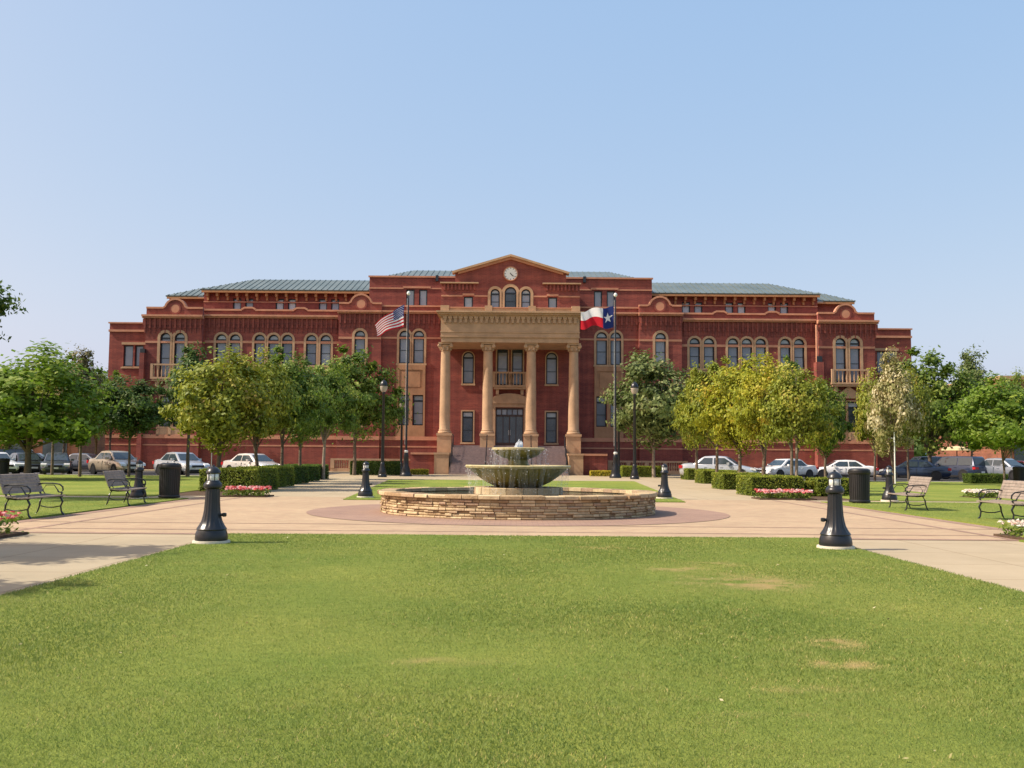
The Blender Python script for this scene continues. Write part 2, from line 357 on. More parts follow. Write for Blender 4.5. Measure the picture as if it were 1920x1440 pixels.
def thing(name, label, cat, loc=(0, 0, 0), rz=0, group=None):
    o = bpy.data.objects.new(name, None); COL.objects.link(o); o.empty_display_size = 0.2
    o.location = loc; o.rotation_euler = (0, 0, rz); o['label'] = label; o['category'] = cat
    if group: o['group'] = group
    return o
def tag(o, label, cat, group=None):
    o['label'] = label; o['category'] = cat
    if group: o['group'] = group
    return o
def copy_tree(o, parent=None):
    c = o.copy(); COL.objects.link(c)
    if parent is not None: c.parent = parent
    for ch in list(o.children): copy_tree(ch, c)
    return c
def dup(o, loc, rz, label):
    c = copy_tree(o); c.location = loc; c.rotation_euler = (0, 0, rz); c['label'] = label; return c
def smooth(me, ang=40):
    me.polygons.foreach_set('use_smooth', [True]*len(me.polygons))
    me.set_sharp_from_angle(angle=R(ang)); return me

_cc = [0]
def panel(outer, holes, thick):
    """flat panel in x-z with holes, thickness along y from 0 (front) to thick"""
    cu = bpy.data.curves.new('tmp', 'CURVE'); cu.dimensions = '2D'; cu.fill_mode = 'BOTH'; cu.extrude = thick/2
    for pl in [outer]+list(holes):
        sp = cu.splines.new('POLY'); sp.points.add(len(pl)-1)
        for i, (x, z) in enumerate(pl): sp.points[i].co = (x, z, 0, 1)
        sp.use_cyclic_u = True
    ob = bpy.data.objects.new('tmp', cu)
    me = bpy.data.meshes.new_from_object(ob)
    n = len(me.vertices); co = np.empty(n*3, np.float32); me.vertices.foreach_get('co', co); co = co.reshape(-1, 3)
    co = np.stack([co[:, 0], thick/2-co[:, 2], co[:, 1]], 1); me.vertices.foreach_set('co', co.ravel()); me.update()
    me.materials.clear()
    bpy.data.objects.remove(ob); bpy.data.curves.remove(cu)
    return me
def arch(xc, w, zb, zt, n=14):
    r = w/2; zs = zt-r
    return [(xc-r, zb), (xc+r, zb)]+[(xc+r*math.cos(PI*k/n), zs+r*math.sin(PI*k/n)) for k in range(n+1)]
def rect(xc, w, zb, zt): return [(xc-w/2, zb), (xc+w/2, zb), (xc+w/2, zt), (xc-w/2, zt)]

def np_mesh(name, verts, faces_n, attr=None, attr_name='tint', per='POINT'):
    """verts (N*k,3) with faces made of k consecutive vertices"""
    me = bpy.data.meshes.new(name); N = len(verts); nf = N//faces_n
    me.vertices.add(N); me.vertices.foreach_set('co', verts.astype(np.float32).ravel())
    me.loops.add(N); me.loops.foreach_set('vertex_index', np.arange(N, dtype=np.int32))
    me.polygons.add(nf); me.polygons.foreach_set('loop_start', np.arange(0, N, faces_n, dtype=np.int32))
    me.polygons.foreach_set('loop_total', np.full(nf, faces_n, np.int32))
    me.update()
    if attr is not None:
        a = me.attributes.new(attr_name, 'FLOAT', 'FACE'); a.data.foreach_set('value', attr.astype(np.float32))
    return me
def vnoise(x, y, cell, seed):
    r_ = np.random.default_rng(seed); T = r_.random((256, 256))
    gx, gy = x/cell, y/cell; ix = np.floor(gx).astype(int); iy = np.floor(gy).astype(int); fx = gx-ix; fy = gy-iy
    fx = fx*fx*(3-2*fx); fy = fy*fy*(3-2*fy); a = lambda i, j: T[i % 256, j % 256]
    return (a(ix, iy)*(1-fx)+a(ix+1, iy)*fx)*(1-fy)+(a(ix, iy+1)*(1-fx)+a(ix+1, iy+1)*fx)*fy
def leaf_quads(P, Nrm, size, rnd):
    """small leaf faces at points P, facing roughly Nrm"""
    n = len(P); a = rnd.normal(size=(n, 3)); a -= (a*Nrm).sum(1, keepdims=True)*Nrm
    a /= np.linalg.norm(a, axis=1, keepdims=True)+1e-9; b = np.cross(Nrm, a)
    s = size*(0.6+0.8*rnd.random((n, 1))); a = a*s; b = b*s*0.62
    return np.stack([P-a, P-b*0.9, P+a, P+b*0.9], 1).reshape(-1, 3)

# ------------------------------------------------------------------ the ground
def sheet(name, x0, x1, y0, y1, z, mat, kind='structure', label=None):
    return link(name, MB().poly([(x0, y0, z), (x1, y0, z), (x1, y1, z), (x0, y1, z)]), mat, kind=kind)
FX, FY = 0.17, 24.9                     # centre of the fountain
sheet('ground', -3000, 3000, -600, 4000, -0.05, 'lawn')
sheet('walkway', -13, 13, -12, 77.5, 0.0, 'concrete_walk')
sheet('street', -140, 140, 63.9, 84, -0.02, 'asphalt')
sheet('forecourt', -13.2, 13.2, 58.5, 78, 0.004, 'concrete_walk')
# kerbs and verges along the street
for sx in (-1, 1):
    m = MB(); m.box(*sorted((sx*13.2, sx*90)), 63.7, 63.95, -0.05, 0.06); link('kerb', m, 'pad_concrete', kind='structure')
    m = MB(); m.box(*sorted((sx*13.2, sx*90)), 83.0, 86.5, -0.05, 0.07); link('pavement', m, 'concrete_walk', kind='structure')
sheet('plaza', -9.9, 9.9, 17.1, 33.2, 0.004, 'paver')
def ring_sheet(name, r0, r1, z, mat, n=96):
    m = MB()
    for k in range(n):
        a, b = 2*PI*k/n, 2*PI*(k+1)/n
        m.poly([(FX+r*math.cos(t), FY+r*math.sin(t), z) for r, t in ((r0, a), (r1, a), (r1, b), (r0, b))])
    return link(name, m, mat, kind='structure')
ring_sheet('paver_ring', 3.2, 5.15, 0.012, 'paver_dark')
for y, w in ((17.12, 0.22), (18.15, 0.10), (19.9, 0.10)):
    for x0, x1 in ((-9.9, 9.9),):
        sheet('paver_band', x0, x1, y, y+w, 0.008, 'paver_dark')
for sx in (-1, 1):
    for x, w in ((9.6, 0.28), (8.6, 0.12)):
        a, b = sorted((sx*x, sx*(x+w))); sheet('paver_band', a, b, 17.36, 33.1, 0.0083, 'paver_dark')

DRY = [(G(1400, 1097), 0.60, 0.62), (G(1275, 1072), 0.35, 0.3), (G(1562, 1213), 0.18, 0.20), (G(1580, 1253), 0.22, 0.14), (G(1510, 1303), 0.22, 0.07),
       (G(1440, 1352), 0.2, 0.06), (G(820, 1250), 0.3, 0.1), (G(1130, 1030), 0.4, 0.3), (G(1340, 1062), 0.3, 0.3)]
def dryness(x, y):
    d = np.zeros_like(x); n = vnoise(x+50, y+50, 0.16, 3)*0.6+vnoise(x+9, y+9, 0.05, 4)*0.4
    for i, (p, rx, ry) in enumerate(DRY):
        q = np.exp(-(((x-p.x)/rx)**2+((y-p.y)/ry)**2)*1.2)
        d = np.maximum(d, q*(0.85 if i in (0, 2, 3) else 0.5))
    return np.clip(d*4.2*(n-0.27), 0, 1)
def lawn_slab(x0, x1, y0, y1, z=0.028, step=0.5, taper=None):
    """a raised sheet of turf; taper shifts the side edges with distance"""
    nx = max(2, int((x1-x0)/step)+1); ny = max(2, int((y1-y0)/step)+1)
    Y, T = np.meshgrid(np.linspace(y0, y1, ny), np.linspace(0, 1, nx), indexing='ij')
    if taper: a, b = taper; k = (Y-y0)/(y1-y0); xa = x0+(a-x0)*k; xb = x1+(b-x1)*k
    else: xa, xb = x0, x1
    X = xa+(xb-xa)*T
    Z = z+0.012*(vnoise(X+80, Y+80, 1.7, 8)-0.5)
    V = np.stack([X, Y, Z], -1).reshape(-1, 3)
    F_ = [(j*nx+i, j*nx+i+1, (j+1)*nx+i+1, (j+1)*nx+i) for j in range(ny-1) for i in range(nx-1)]
    # skirt
    rim = [i for i in range(nx)]+[j*nx+nx-1 for j in range(1, ny)]+[(ny-1)*nx+i for i in range(nx-2, -1, -1)]+[j*nx for j in range(ny-2, 0, -1)]
    base = len(V); V2 = [(V[i][0], V[i][1], -0.03) for i in rim]
    V = [tuple(p) for p in V]+V2
    for k in range(len(rim)):
        k2 = (k+1) % len(rim); F_.append((rim[k], base+k, base+k2, rim[k2]))
    me = bpy.data.meshes.new('lawn'); me.from_pydata(V, [], F_); me.update()
    A = np.array(V); d = dryness(A[:, 0], A[:, 1]) if y0 < 17 and x0 > -6 else np.zeros(len(A))
    at = me.attributes.new('dry', 'FLOAT', 'POINT'); at.data.foreach_set('value', d.astype(np.float32))
    smooth(me, 40)
    return link('lawn', me, 'lawn', kind='structure')
LX0, LX1 = -4.76, 5.22
lawn_slab(LX0, LX1, -6, 17.1, step=0.09)
lawn_slab(-5.2, 5.4, 31.0, 58.5, taper=(-7.1, 7.2))
for x0, x1, y0, y1 in ((-90, -9.95, 20.2, 30.9), (-60, -8.15, -6, 17.0), (-60, -9.95, 17.0, 20.2),
                       (9.95, 90, 20.2, 32.2), (8.6, 60, -6, 17.0), (9.95, 60, 17.0, 20.2)):
    lawn_slab(x0, x1, y0, y1)
lawn_slab(-90, -11.6, 32.3, 63.7, taper=(-90, -13.4)); lawn_slab(11.7, 90, 33.4, 63.7, taper=(13.4, 90))
# planting beds along the two walks to the building
for sx in (-1, 1):
    m = MB(); m.poly([(sx*9.5, 33.3, 0.002), (sx*12.0, 33.3, 0.002), (sx*13.6, 63.6, 0.002), (sx*11.7, 63.6, 0.002)][::sx]); link('planting_bed', m, 'soil', kind='structure')
# the concrete cross paths through the side lawns
sheet('path', -60, -9.95, 30.9, 32.3, 0.006, 'concrete_walk'); sheet('path', 9.95, 60, 32.2, 33.4, 0.006, 'concrete_walk')

def grass_field(name, x0, x1, y0, y1, dens0, yref, power, hmin, hmax, seed, clip=0.53, maxw=1.0, lab=None):
    r_ = np.random.default_rng(seed); out = []; tint_ = []
    ys = np.arange(y0, y1, 0.5)
    for ya in ys:
        yb = min(ya+0.5, y1); xa, xb = max(x0, -clip*yb-0.4), min(x1, clip*yb+0.4)
        if xb <= xa: continue
        k = (yref/max(ya, yref)); n = int((xb-xa)*(yb-ya)*dens0*k**power)
        x = xa+(xb-xa)*r_.random(n); y = ya+(yb-ya)*r_.random(n)
        sc = (1/k)**0.55
        dr = dryness(x, y) if (x0 > -6 and y0 < 17) else np.zeros(n)
        big = vnoise(x+100, y+100, 1.1, 21)*0.34+vnoise(x+100, y+100, 0.24, 22)*0.38+vnoise(x+60, y+60, 0.07, 23)*0.28
        h = (hmin+(hmax-hmin)*r_.random(n))*(1-0.6*dr)*(0.75+0.5*big)
        w = 0.0021*sc*(0.7+0.7*r_.random(n))
        th = r_.random(n)*2*PI; lean = h*(0.25+0.9*r_.random(n)); la = r_.random(n)*2*PI
        dx, dy = np.cos(th)*w, np.sin(th)*w; z0 = np.full(n, 0.024)
        A = np.stack([x-dx, y-dy, z0], 1); B = np.stack([x+dx, y+dy, z0], 1)
        C = np.stack([x+np.cos(la)*lean, y+np.sin(la)*lean, z0+h], 1)
        out.append(np.stack([A, B, C], 1).reshape(-1, 3))
        t = np.clip(-0.04+0.92*big+0.26*(r_.random(n)-0.5), 0, 0.84)
        t = np.where(r_.random(n) < 0.03+0.10*(vnoise(x+31, y+77, .5, 61) > .78), 0.93, t); t = np.where(r_.random(n) < dr*1.1, 0.9+0.1*r_.random(n), t)
        tint_.append(t)
    me = np_mesh(name, np.concatenate(out), 3, np.concatenate(tint_))
    return link(name, me, 'blade', kind='stuff')
grass_field('grass', LX0-0.035, LX1+0.035, 3.6, 17.1, 11000, 4.4, 1.3, 0.010, 0.025, 1)
grass_field('grass', -20, -9.98, 20.2, 30.8, 420, 20, 1, 0.02, 0.045, 2)
grass_field('grass', 9.98, 20, 20.2, 32.1, 420, 20, 1, 0.02, 0.045, 3)
grass_field('grass', -5.3, 5.5, 31.05, 45, 260, 31, 1, 0.02, 0.05, 4)

def fallen():
    r_ = np.random.default_rng(31); n = 130
    y = 4.2+12.6*r_.random(n)**1.3; x = LX0+(LX1-LX0)*r_.random(n); z = 0.045+0.008*r_.random(n); P = np.stack([x, y, z], 1)
    nn = r_.normal(size=(n, 3))*.4+np.array([0, 0, 1]); nn /= np.linalg.norm(nn, axis=1, keepdims=True)
    link('fallen_leaves', np_mesh('fallen_leaves', leaf_quads(P, nn, .013, r_), 4, r_.random(n)), 'leaf_pale', kind='stuff')
fallen()

# ------------------------------------------------------------------ the town hall
HALL = thing('town_hall', 'large red brick town hall with green metal roofs, clock gable and columned portico', 'building', (XC, 0, 0))
def hp(name, me, mat, loc=None, kind=None, parent=None, label=None):
    o = link(name, me, mat, parent or HALL, loc, kind=kind)
    if label: o['label'] = label
    return o
_wc = {}
def window(style, xc, w, zb, zt, Y, frame='frame_dark', glass='pane', surround=0.16, sill=True, transom=True, fan='pane_light', rec=0.16, grid=False):
    """frame mesh as the part, panes, stone surround and sill as its sub-parts"""
    key = (style, round(w, 2), round(zt-zb, 2), surround, sill, transom, grid)
    h = zt-zb; sh = arch if style == 'arch' else rect
    if key not in _wc:
        t = 0.105; zs = (h-w/2-0.05) if style == 'arch' else h*0.80
        holes = []
        if transom:
            if style == 'arch':
                n = 12; r = w/2-t
                top = [(-r, zs+0.09), (r, zs+0.09)]+[(r*math.cos(PI*k/n), h-w/2+r*math.sin(PI*k/n)) for k in range(n+1) if r*math.sin(PI*k/n)+h-w/2 > zs+0.1]
            else: top = rect(0, w-2*t, zs+0.09, h-t)
            holes = [top, rect(0, w-2*t, t, zs-0.06)]
        else: holes = [sh(0, w-2*t, t, h-t)]
        fr = panel(sh(0, w, 0, h), holes, 0.10)
        panes = []
        for i, hl in enumerate(holes): panes.append(panel(hl, [], 0.012))
        if not transom or True: pass
        su = panel(sh(0, w+2*surround, 0.0, h+surround), [sh(0, w, -0.05, h)], 0.20) if surround else None
        if surround:
            o_ = sh(0, w+2*surround, 0, h+surround); i_ = sh(0, w, 0, h)
            if style == 'arch': outl = [o_[0]]+[i_[0]]+list(reversed(i_[2:]))+[i_[1]]+[o_[1]]+o_[2:]
            else: outl = [o_[0], i_[0], i_[3], i_[2], i_[1], o_[1], o_[2], o_[3]]
            su = panel(outl, [], 0.16)
        sl = MB().box(-w/2-surround-0.05, w/2+surround+0.05, -0.12, 0.1, -0.16, 0.0).mesh('sill') if sill else None
        bar = MB().box(-w/2+t, w/2-t, 0.0, 0.06, (zs)*0.48, zs*0.48+0.05).mesh('rail')
        _wc[key] = (fr, panes, su, sl, bar)
    fr, panes, su, sl, bar = _wc[key]
    f = hp('window', fr, frame, (xc, Y+rec, zb))
    if transom and len(panes) == 2:
        link('pane', panes[0], fan, f, (0, 0.05, 0)); link('pane', panes[1], glass, f, (0, 0.05, 0)); link('meeting_rail', bar, frame, f, (0, 0.01, 0))
    else: link('pane', panes[0], glass, f, (0, 0.05, 0))
    if su: link('surround', su, 'stone', f, (0, -rec-0.07, 0))
    if sl: link('sill', sl, 'stone', f, (0, -rec, 0))
    return sh(xc, w, zb, zt)

def mirror(lst): return [(-x, z) for x, z in reversed(lst)]
def band(x0, x1, v0, v1, Y, pr=0.06, mat='stone_coping', name='string_course', z=None):
    za, zb = (bz(v1, Y), bz(v0, Y)) if z is None else z
    for s in (-1, 1):
        a, b = sorted((s*x0, s*x1)); hp(name, MB().box(a, b, Y-pr, Y+0.05, za, zb), mat)
def cornice(x0, x1, v0, v1, Y, pr=0.45):
    za, zb = bz(v1, Y), bz(v0, Y); h = zb-za
    for s in (-1, 1):
        a, b = sorted((s*x0, s*x1)); m = MB()
        m.box(a, b, Y-pr, Y+0.1, za+h*0.5, zb); m.box(a, b, Y-pr*0.62, Y+0.1, za+h*0.1, za+h*0.5-0.002); hp('cornice', m, 'stone_coping')
        c = MB(); n = int(abs(b-a)/0.42)
        for i in range(n):
            x = a+(i+0.5)*(b-a)/n; c.box(x-0.075, x+0.075, Y-0.16, Y+0.02, za-0.85, za+h*0.1-0.003); c.box(x-0.05, x+0.05, Y-0.08, Y+0.02, za-1.25, za-0.853)
        c.box(a, b, Y-0.05, Y+0.02, za-0.55, za-0.003)
        hp('corbel_course', c, 'brick', kind='stuff')
def coping(pts, Y, th=0.16, pr=0.10, mat='stone_coping'):
    """stone coping following a parapet outline (list of x,z), both sides of the axis"""
    for s in (1, -1):
        m = MB(); P = [(s*x, z) for x, z in pts]
        n = len(m.v)
        up = []
        for i, p in enumerate(P):
            a = P[max(i-1, 0)]; b = P[min(i+1, len(P)-1)]; d = Vector((b[0]-a[0], b[1]-a[1])).normalized()
            nn = Vector((-d.y, d.x)); nn = nn if (nn.y > 0 or (abs(nn.y) < 1e-3)) else -nn
            up.append((p[0]+nn.x*th, p[1]+nn.y*th))
        for i in range(len(P)-1):
            m.prism([P[i], P[i+1], up[i+1], up[i]] if s > 0 else [P[i+1], P[i], up[i], up[i+1]], Y-pr, Y+0.45)
        hp('coping', m, mat)
def wall(x0, x1, top, holes, Y, mat='brick', depth=None, back=104, zbody=None, name='wall'):
    """front wall with its openings, mirrored on both sides, plus the body behind"""
    for s in (1, -1):
        outer = [(x0, 0), (x1, 0)]+top
        H = holes
        if s < 0: outer = mirror(outer); H = [mirror(h) for h in holes]
        hp(name, panel(outer, H, 0.30), mat, (0, Y, 0))
    zt = zbody if zbody is not None else min(z for x, z in top)-0.4
    for s in (1, -1):
        a, b = sorted((s*x0, s*x1)); hp('wall_body', MB().box(a, b, Y+0.302, back, -0.3, zt), mat)
def win2(style, off, wpx, vt, vb, Y, **k):
    out = []
    for s in (1, -1):
        h = window(style, s*bx(off, Y, (vt+vb)/2), bx(wpx, Y), bz(vb, Y), bz(vt, Y), Y, **k)
        if s == 1: out = h
    return out

# low end wings
Y = 90.0
H = [win2('rect', 696, 16, 653, 693, Y, surround=0.0, transom=False, frame='frame_dark'), win2('rect', 716, 18, 653, 693, Y, surround=0.0, transom=False)]
H += [win2('rect', 714, 20, 745, 800, Y, surround=0.0)]
wall(bx(684, Y), bx(752, Y), [(bx(752, Y), bz(612, Y)), (bx(684, Y), bz(612, Y))], H, Y, zbody=bz(622, Y))
band(bx(683, Y), bx(754, Y), 610, 612.5, Y, 0.14, name='coping'); band(bx(683, Y), bx(753, Y), 624, 628, Y, 0.14, 'stone_coping')
band(bx(680, Y), bx(728, Y), 647.5, 652, Y, 0.08, 'stone', 'lintel'); band(bx(680, Y), bx(728, Y), 694, 697, Y, 0.1, 'stone', 'sill')
# end pavilions
YP = 87.2; Y = YP
px = lambda o: bx(o, YP)
def arch_top(x0, x1, c, r, zt, ztop, n=12):
    """parapet outline from x1 down to x0 with a semicircular gable"""
    pts = [(x1, zt), (c+r*1.25, zt)]
    zc = ztop-r
    pts += [(c+r*math.cos(a), zc+r*math.sin(a)) for a in [PI*k/n for k in range(n+1)] if zc+r*math.sin(a) > zt+0.05]
    pts += [(c-r*1.25, zt), (x0, zt)]; return pts
H = []
for o in (620, 647): H.append(win2('arch', o, 19, 629, 712, Y, surround=0.24))
for o in (620, 645): H.append(win2('rect', o, 21, 748, 805, Y, surround=0.12, glass='pane_dark'))
TP = arch_top(px(578), px(684), px(630), px(18), bz(584, Y), bz(567.5, Y))
wall(px(578), px(684), TP, H, Y, zbody=bz(596, Y))
coping(TP[::-1], Y)
cornice(px(576), px(690), 596, 603, Y)
band(px(578), px(684), 644.5, 648.5, Y, 0.055)
# inner wings
YW = 88.0; Y = YW
H = []
for o in (346, 373, 418, 444, 470, 516, 542): H.append(win2('arch', o, 19.5, 631, 688, Y, surround=0.2))
for o in (346, 373, 418, 444, 470, 516, 542): H.append(win2('rect', o, 19.5, 745, 800, Y, surround=0.12))
top = [(bx(578, Y), bz(587, Y))]
for c in (492, 394):
    for o, dv in ((c+13, 0), (c+12, 1.5), (c+9, 3.0), (c+7, 4), (c-7, 4), (c-9, 3.0), (c-12, 1.5), (c-13, 0)): top.append((bx(o, Y), bz(587-dv*1.1, Y)))
top.append((bx(322, Y), bz(587, Y)))
wall(bx(322, Y), bx(578, Y), top, H, Y, zbody=bz(598, Y))
coping(top[::-1], Y)
cornice(bx(322, Y), bx(578, Y), 595, 601.5, Y)
band(bx(322, Y), bx(578, Y), 643, 647.5, Y, 0.055)
band(bx(322, Y), bx(578, Y), 692, 694, Y, 0.055, 'stone', 'sill_course')
# inner towers
YT = 87.35; Y = YT
H = [win2('arch', 282, 20, 622, 682, Y, surround=0.22), win2('rect', 282, 20, 745, 800, Y, surround=0.12)]
TP = arch_top(bx(242, Y), bx(322, Y), bx(281, Y), bx(18.5, Y), bz(572.5, Y), bz(556, Y))
wall(bx(242, Y), bx(322, Y), TP, H, Y, zbody=bz(585, Y))
coping(TP[::-1], Y)
cornice(bx(241, Y), bx(324, Y), 585, 591, Y)
band(bx(242, Y), bx(322, Y), 634, 638, Y, 0.055)
for c, Yc, vt, rr in ((630, YP, 567.5, 11), (281, YT, 556, 11.5)):   # round medallions in the gables
    for s in (1, -1):
        r = bx(rr, Yc); zc = bz(vt, Yc)-bx(18.5, Yc)
        m = MB(); n = 20
        ring = [(s*bx(c, Yc)+r*math.cos(2*PI*k/n), zc+0.1+r*math.sin(2*PI*k/n)) for k in range(n)]
        inn = [(s*bx(c, Yc)+r*.72*math.cos(2*PI*k/n), zc+0.1+r*.72*math.sin(2*PI*k/n)) for k in range(n)]
        hp('medallion', panel(ring, [inn], 0.06), 'brick', (0, Yc-0.05, 0)); hp('medallion_face', panel(inn, [], 0.05), 'stone_coping', (0, Yc-0.04, 0))
# recessed bays beside the portico
YB = 87.75; Y = YB
H = []
for o in (171.5, 198): H.append(win2('arch', o, 20, 621.5, 683, Y, surround=0.2))
for o in (171.5, 198): H.append(win2('rect', o, 20, 742, 799, Y, surround=0.0))
wall(bx(129, Y), bx(242, Y), [(bx(242, Y), bz(577, Y)), (bx(129, Y), bz(577, Y))], H, Y, zbody=bz(588, Y))
band(bx(129, Y), bx(242, Y), 574, 577, Y, 0.1, name='coping')
cornice(bx(129, Y), bx(242, Y), 585, 591, Y)
band(bx(129, Y), bx(242, Y), 633.5, 637, Y, 0.055)
for s in (1, -1):                          # the stone bay surround with its panels
    a, b = sorted((s*bx(158, Y), s*bx(212, Y))); z0, z1 = bz(822, Y), bz(686, Y)
    holes = [rect(s*bx(o, Y), bx(20, Y), bz(799, Y), bz(742, Y)) for o in (171.5, 198)]+[[(a+0.25, bz(730, Y)), (b-0.25, bz(730, Y)), (b-0.25, bz(695, Y)), (a+0.25, bz(695, Y))]]
    hp('stone_bay', panel([(a, z0), (b, z0), (b, z1), (a, z1)], holes, 0.12), 'stone_brown_shaded', (0, Y-0.13, 0))
    hp('stone_panel', MB().box(a+0.25, b-0.25, Y-0.05, Y-0.002, bz(730, Y), bz(695, Y)), 'stone_brown_shaded')
    hp('stone_panel', MB().box(a+0.45, b-0.45, Y-0.1, Y-0.052, bz(727, Y), bz(698, Y)), 'stone_brown_shaded')
# central block with the clock gable
YC = 86.5; Y = YC
cx = lambda o: bx(o, YC, 560)
H = []
H.append(window('arch', 0, cx(22), bz(580, Y), bz(538, Y), Y, surround=0.26, sill=False, glass='pane_dark', fan='pane'))
for s in (1, -1): H.append(window('arch', s*cx(28.8), cx(17.5), bz(580, Y), bz(542, Y), Y, surround=0.24, sill=False))
for s in (1, -1):
    H.append(window('rect', s*cx(79), cx(17), bz(582, Y), bz(556.5, Y), Y, surround=0.0, transom=False, sill=False, glass='pane_light'))
    H.append(window('arch', s*bx(78, Y), bx(20.5, Y), bz(720, Y), bz(660.5, Y), Y, surround=0.09))
    H.append(window('rect', s*bx(78, Y), bx(20.5, Y), bz(830, Y), bz(772, Y), Y, surround=0.11, glass='pane_dark'))
    H.append(window('arch', s*bx(14, Y), bx(20, Y), bz(722, Y), bz(649, Y), Y, surround=0.12, sill=False, fan='pane_dark'))
door_w, dz0, dz1 = bx(52, Y), 2.34, bz(765, Y)
H.append(rect(0, door_w, dz0, dz1))
G1, G2, SH = cx(104), cx(130), bz(532, Y)
outer = [(-G2, 0), (G2, 0), (G2, SH), (G1, SH), (G1, bz(512.5, Y)), (0, bz(482, Y)), (-G1, bz(512.5, Y)), (-G1, SH), (-G2, SH)]
hp('wall', panel(outer, H, 0.30), 'brick', (0, Y, 0))
hp('wall_body', MB().box(-G2, G2, Y+0.302, 104, -0.3, SH-0.3), 'brick')
hp('gable_body', MB().prism([(-G1+.05, SH-0.3), (G1-.05, SH-0.3), (G1-.05, bz(514, Y)), (0, bz(484, Y)), (-G1+.05, bz(514, Y))], Y+0.302, 100), 'brick')
for s in (1, -1):                          # raking copings and shoulders
    th = 0.19
    a, b = (s*(G1+0.25), bz(514.3, Y)), (0, bz(482, Y))
    hp('raking_cornice', MB().prism([a, b, (0, b[1]+th), (s*(G1+0.3), a[1]+th*0.9)], Y-0.4, Y+0.6), 'stone')
    hp('raking_cornice', MB().prism([(a[0]-s*0.5, a[1]-0.04), (0, b[1]-0.22), (0, b[1]-0.003), (a[0]-s*0.5, a[1]+0.13)], Y-0.18, Y+0.2), 'stone_coping')
    x0, x1 = sorted((s*cx(60), s*cx(132))); hp('shoulder_band', MB().box(x0, x1, Y-0.3, Y+0.3, SH-0.04, SH+0.07), 'stone')
    c = MB()
    for i in range(9): x = x0+0.2+(x1-x0-0.4)*(i+0.5)/9; c.box(x-0.08, x+0.08, Y-0.14, Y+0.01, SH-0.6, SH-0.043)
    hp('corbel_course', c, 'brick', kind='stuff')
    for q0, q1 in ((90, 130), (38, 68)):
        x0, x1 = sorted((s*cx(q0), s*cx(q1))); hp('string_course', MB().box(x0, x1, Y-0.055, Y+0.02, bz(557, Y), bz(554, Y)), 'stone_coping')
    x0, x1 = sorted((s*cx(68), s*cx(90))); hp('lintel', MB().box(x0, x1, Y-0.07, Y+0.02, bz(555, Y), bz(551, Y)), 'stone_coping')
# clock
cl = hp('clock', MB().lathe([(0.65, 0), (0.65, 0.12), (0.59, 0.16), (0.56, 0.12), (0.56, 0.05)], 36, cap=False), 'stone_coping', (0, Y-0.002, bz(513.5, Y)))
cl.rotation_euler = (PI/2, 0, 0); cl['label'] = 'round white gable clock with dark hands'
link('clock_face', MB().lathe([(0.60, 0.02), (0.60, 0.08)], 36), 'clock_white', cl)
hm = MB()
for k in range(12):
    a = 2*PI*k/12; d = Vector((math.sin(a), math.cos(a))); q = Vector((d.y, -d.x))
    p0, p1 = d*0.43, d*0.54
    hm.poly([(p0.x-q.x*.022, p0.y-q.y*.022, .086), (p1.x-q.x*.022, p1.y-q.y*.022, .086), (p1.x+q.x*.022, p1.y+q.y*.022, .086), (p0.x+q.x*.022, p0.y+q.y*.022, .086)])
link('hour_marks', hm, 'trim_dark', cl)
for L, wd, ang in ((0.30, 0.04, 141), (0.44, 0.028, 130)):
    d = Vector((math.sin(R(ang)), math.cos(R(ang)))); q = Vector((d.y, -d.x))
    link('hand', MB().poly([tuple(-d*0.08-q*wd)+(0.095,), tuple(d*L-q*wd*.5)+(0.095,), tuple(d*L+q*wd*.5)+(0.095,), tuple(-d*0.08+q*wd)+(0.095,)]), 'trim_dark', cl)
# entrance door
dr = hp('entrance_door', panel(rect(0, door_w, dz0, dz1), [rect(-door_w*.355, door_w*.22, dz0+0.3, dz1-0.75), rect(-door_w*.12, door_w*.2, dz0+0.3, dz1-0.75), rect(door_w*.12, door_w*.2, dz0+0.3, dz1-0.75), rect(door_w*.355, door_w*.22, dz0+0.3, dz1-0.75)]+
        [rect(door_w*(k-2)*.19, door_w*.155, dz1-0.58, dz1-0.14) for k in range(5)], 0.1), 'door_wood', (0, Y+0.14, 0))
for k in (-.355, -.12, .12, .355): link('pane', panel(rect(door_w*k, door_w*.22, dz0+0.28, dz1-0.73), [], 0.01), 'pane_dark', dr, (0, 0.06, 0))
for k in range(5): link('pane', panel(rect(door_w*(k-2)*.19, door_w*.16, dz1-0.6, dz1-0.12), [], 0.01), 'pane', dr, (0, 0.06, 0))
for s in (-1, 1): link('handle', MB().tube([(s*.07, -0.03, dz0+0.95), (s*.07, -0.06, dz0+1.0), (s*.07, -0.06, dz0+1.35), (s*.07, -0.03, dz0+1.4)], 0.015), 'rim_metal', dr)
dsur = door_w/2
for s in (-1, 1): hp('door_pilaster', MB().box(*sorted((s*(dsur+0.02), s*(dsur+0.52))), Y-0.2, Y+0.02, 2.3, dz1+0.05), 'stone')
n = 12; w2 = dsur+0.62; zb_ = bz(757, Y); zr = bz(738, Y)-zb_
pts = [(-w2, zb_), (w2, zb_), (w2, zb_+0.12)]+[(w2*.97*math.cos(PI*k/n), zb_+0.12+(zr-0.12)*math.sin(PI*k/n)) for k in range(1, n)]+[(-w2, zb_+0.12)]
hp('door_pediment', MB().prism([(-w2, dz1+.05), (w2, dz1+.05), (w2, zb_), (-w2, zb_)], Y-0.22, Y+0.02), 'stone')
hp('door_pediment', MB().prism(pts, Y-0.34, Y+0.02), 'stone')

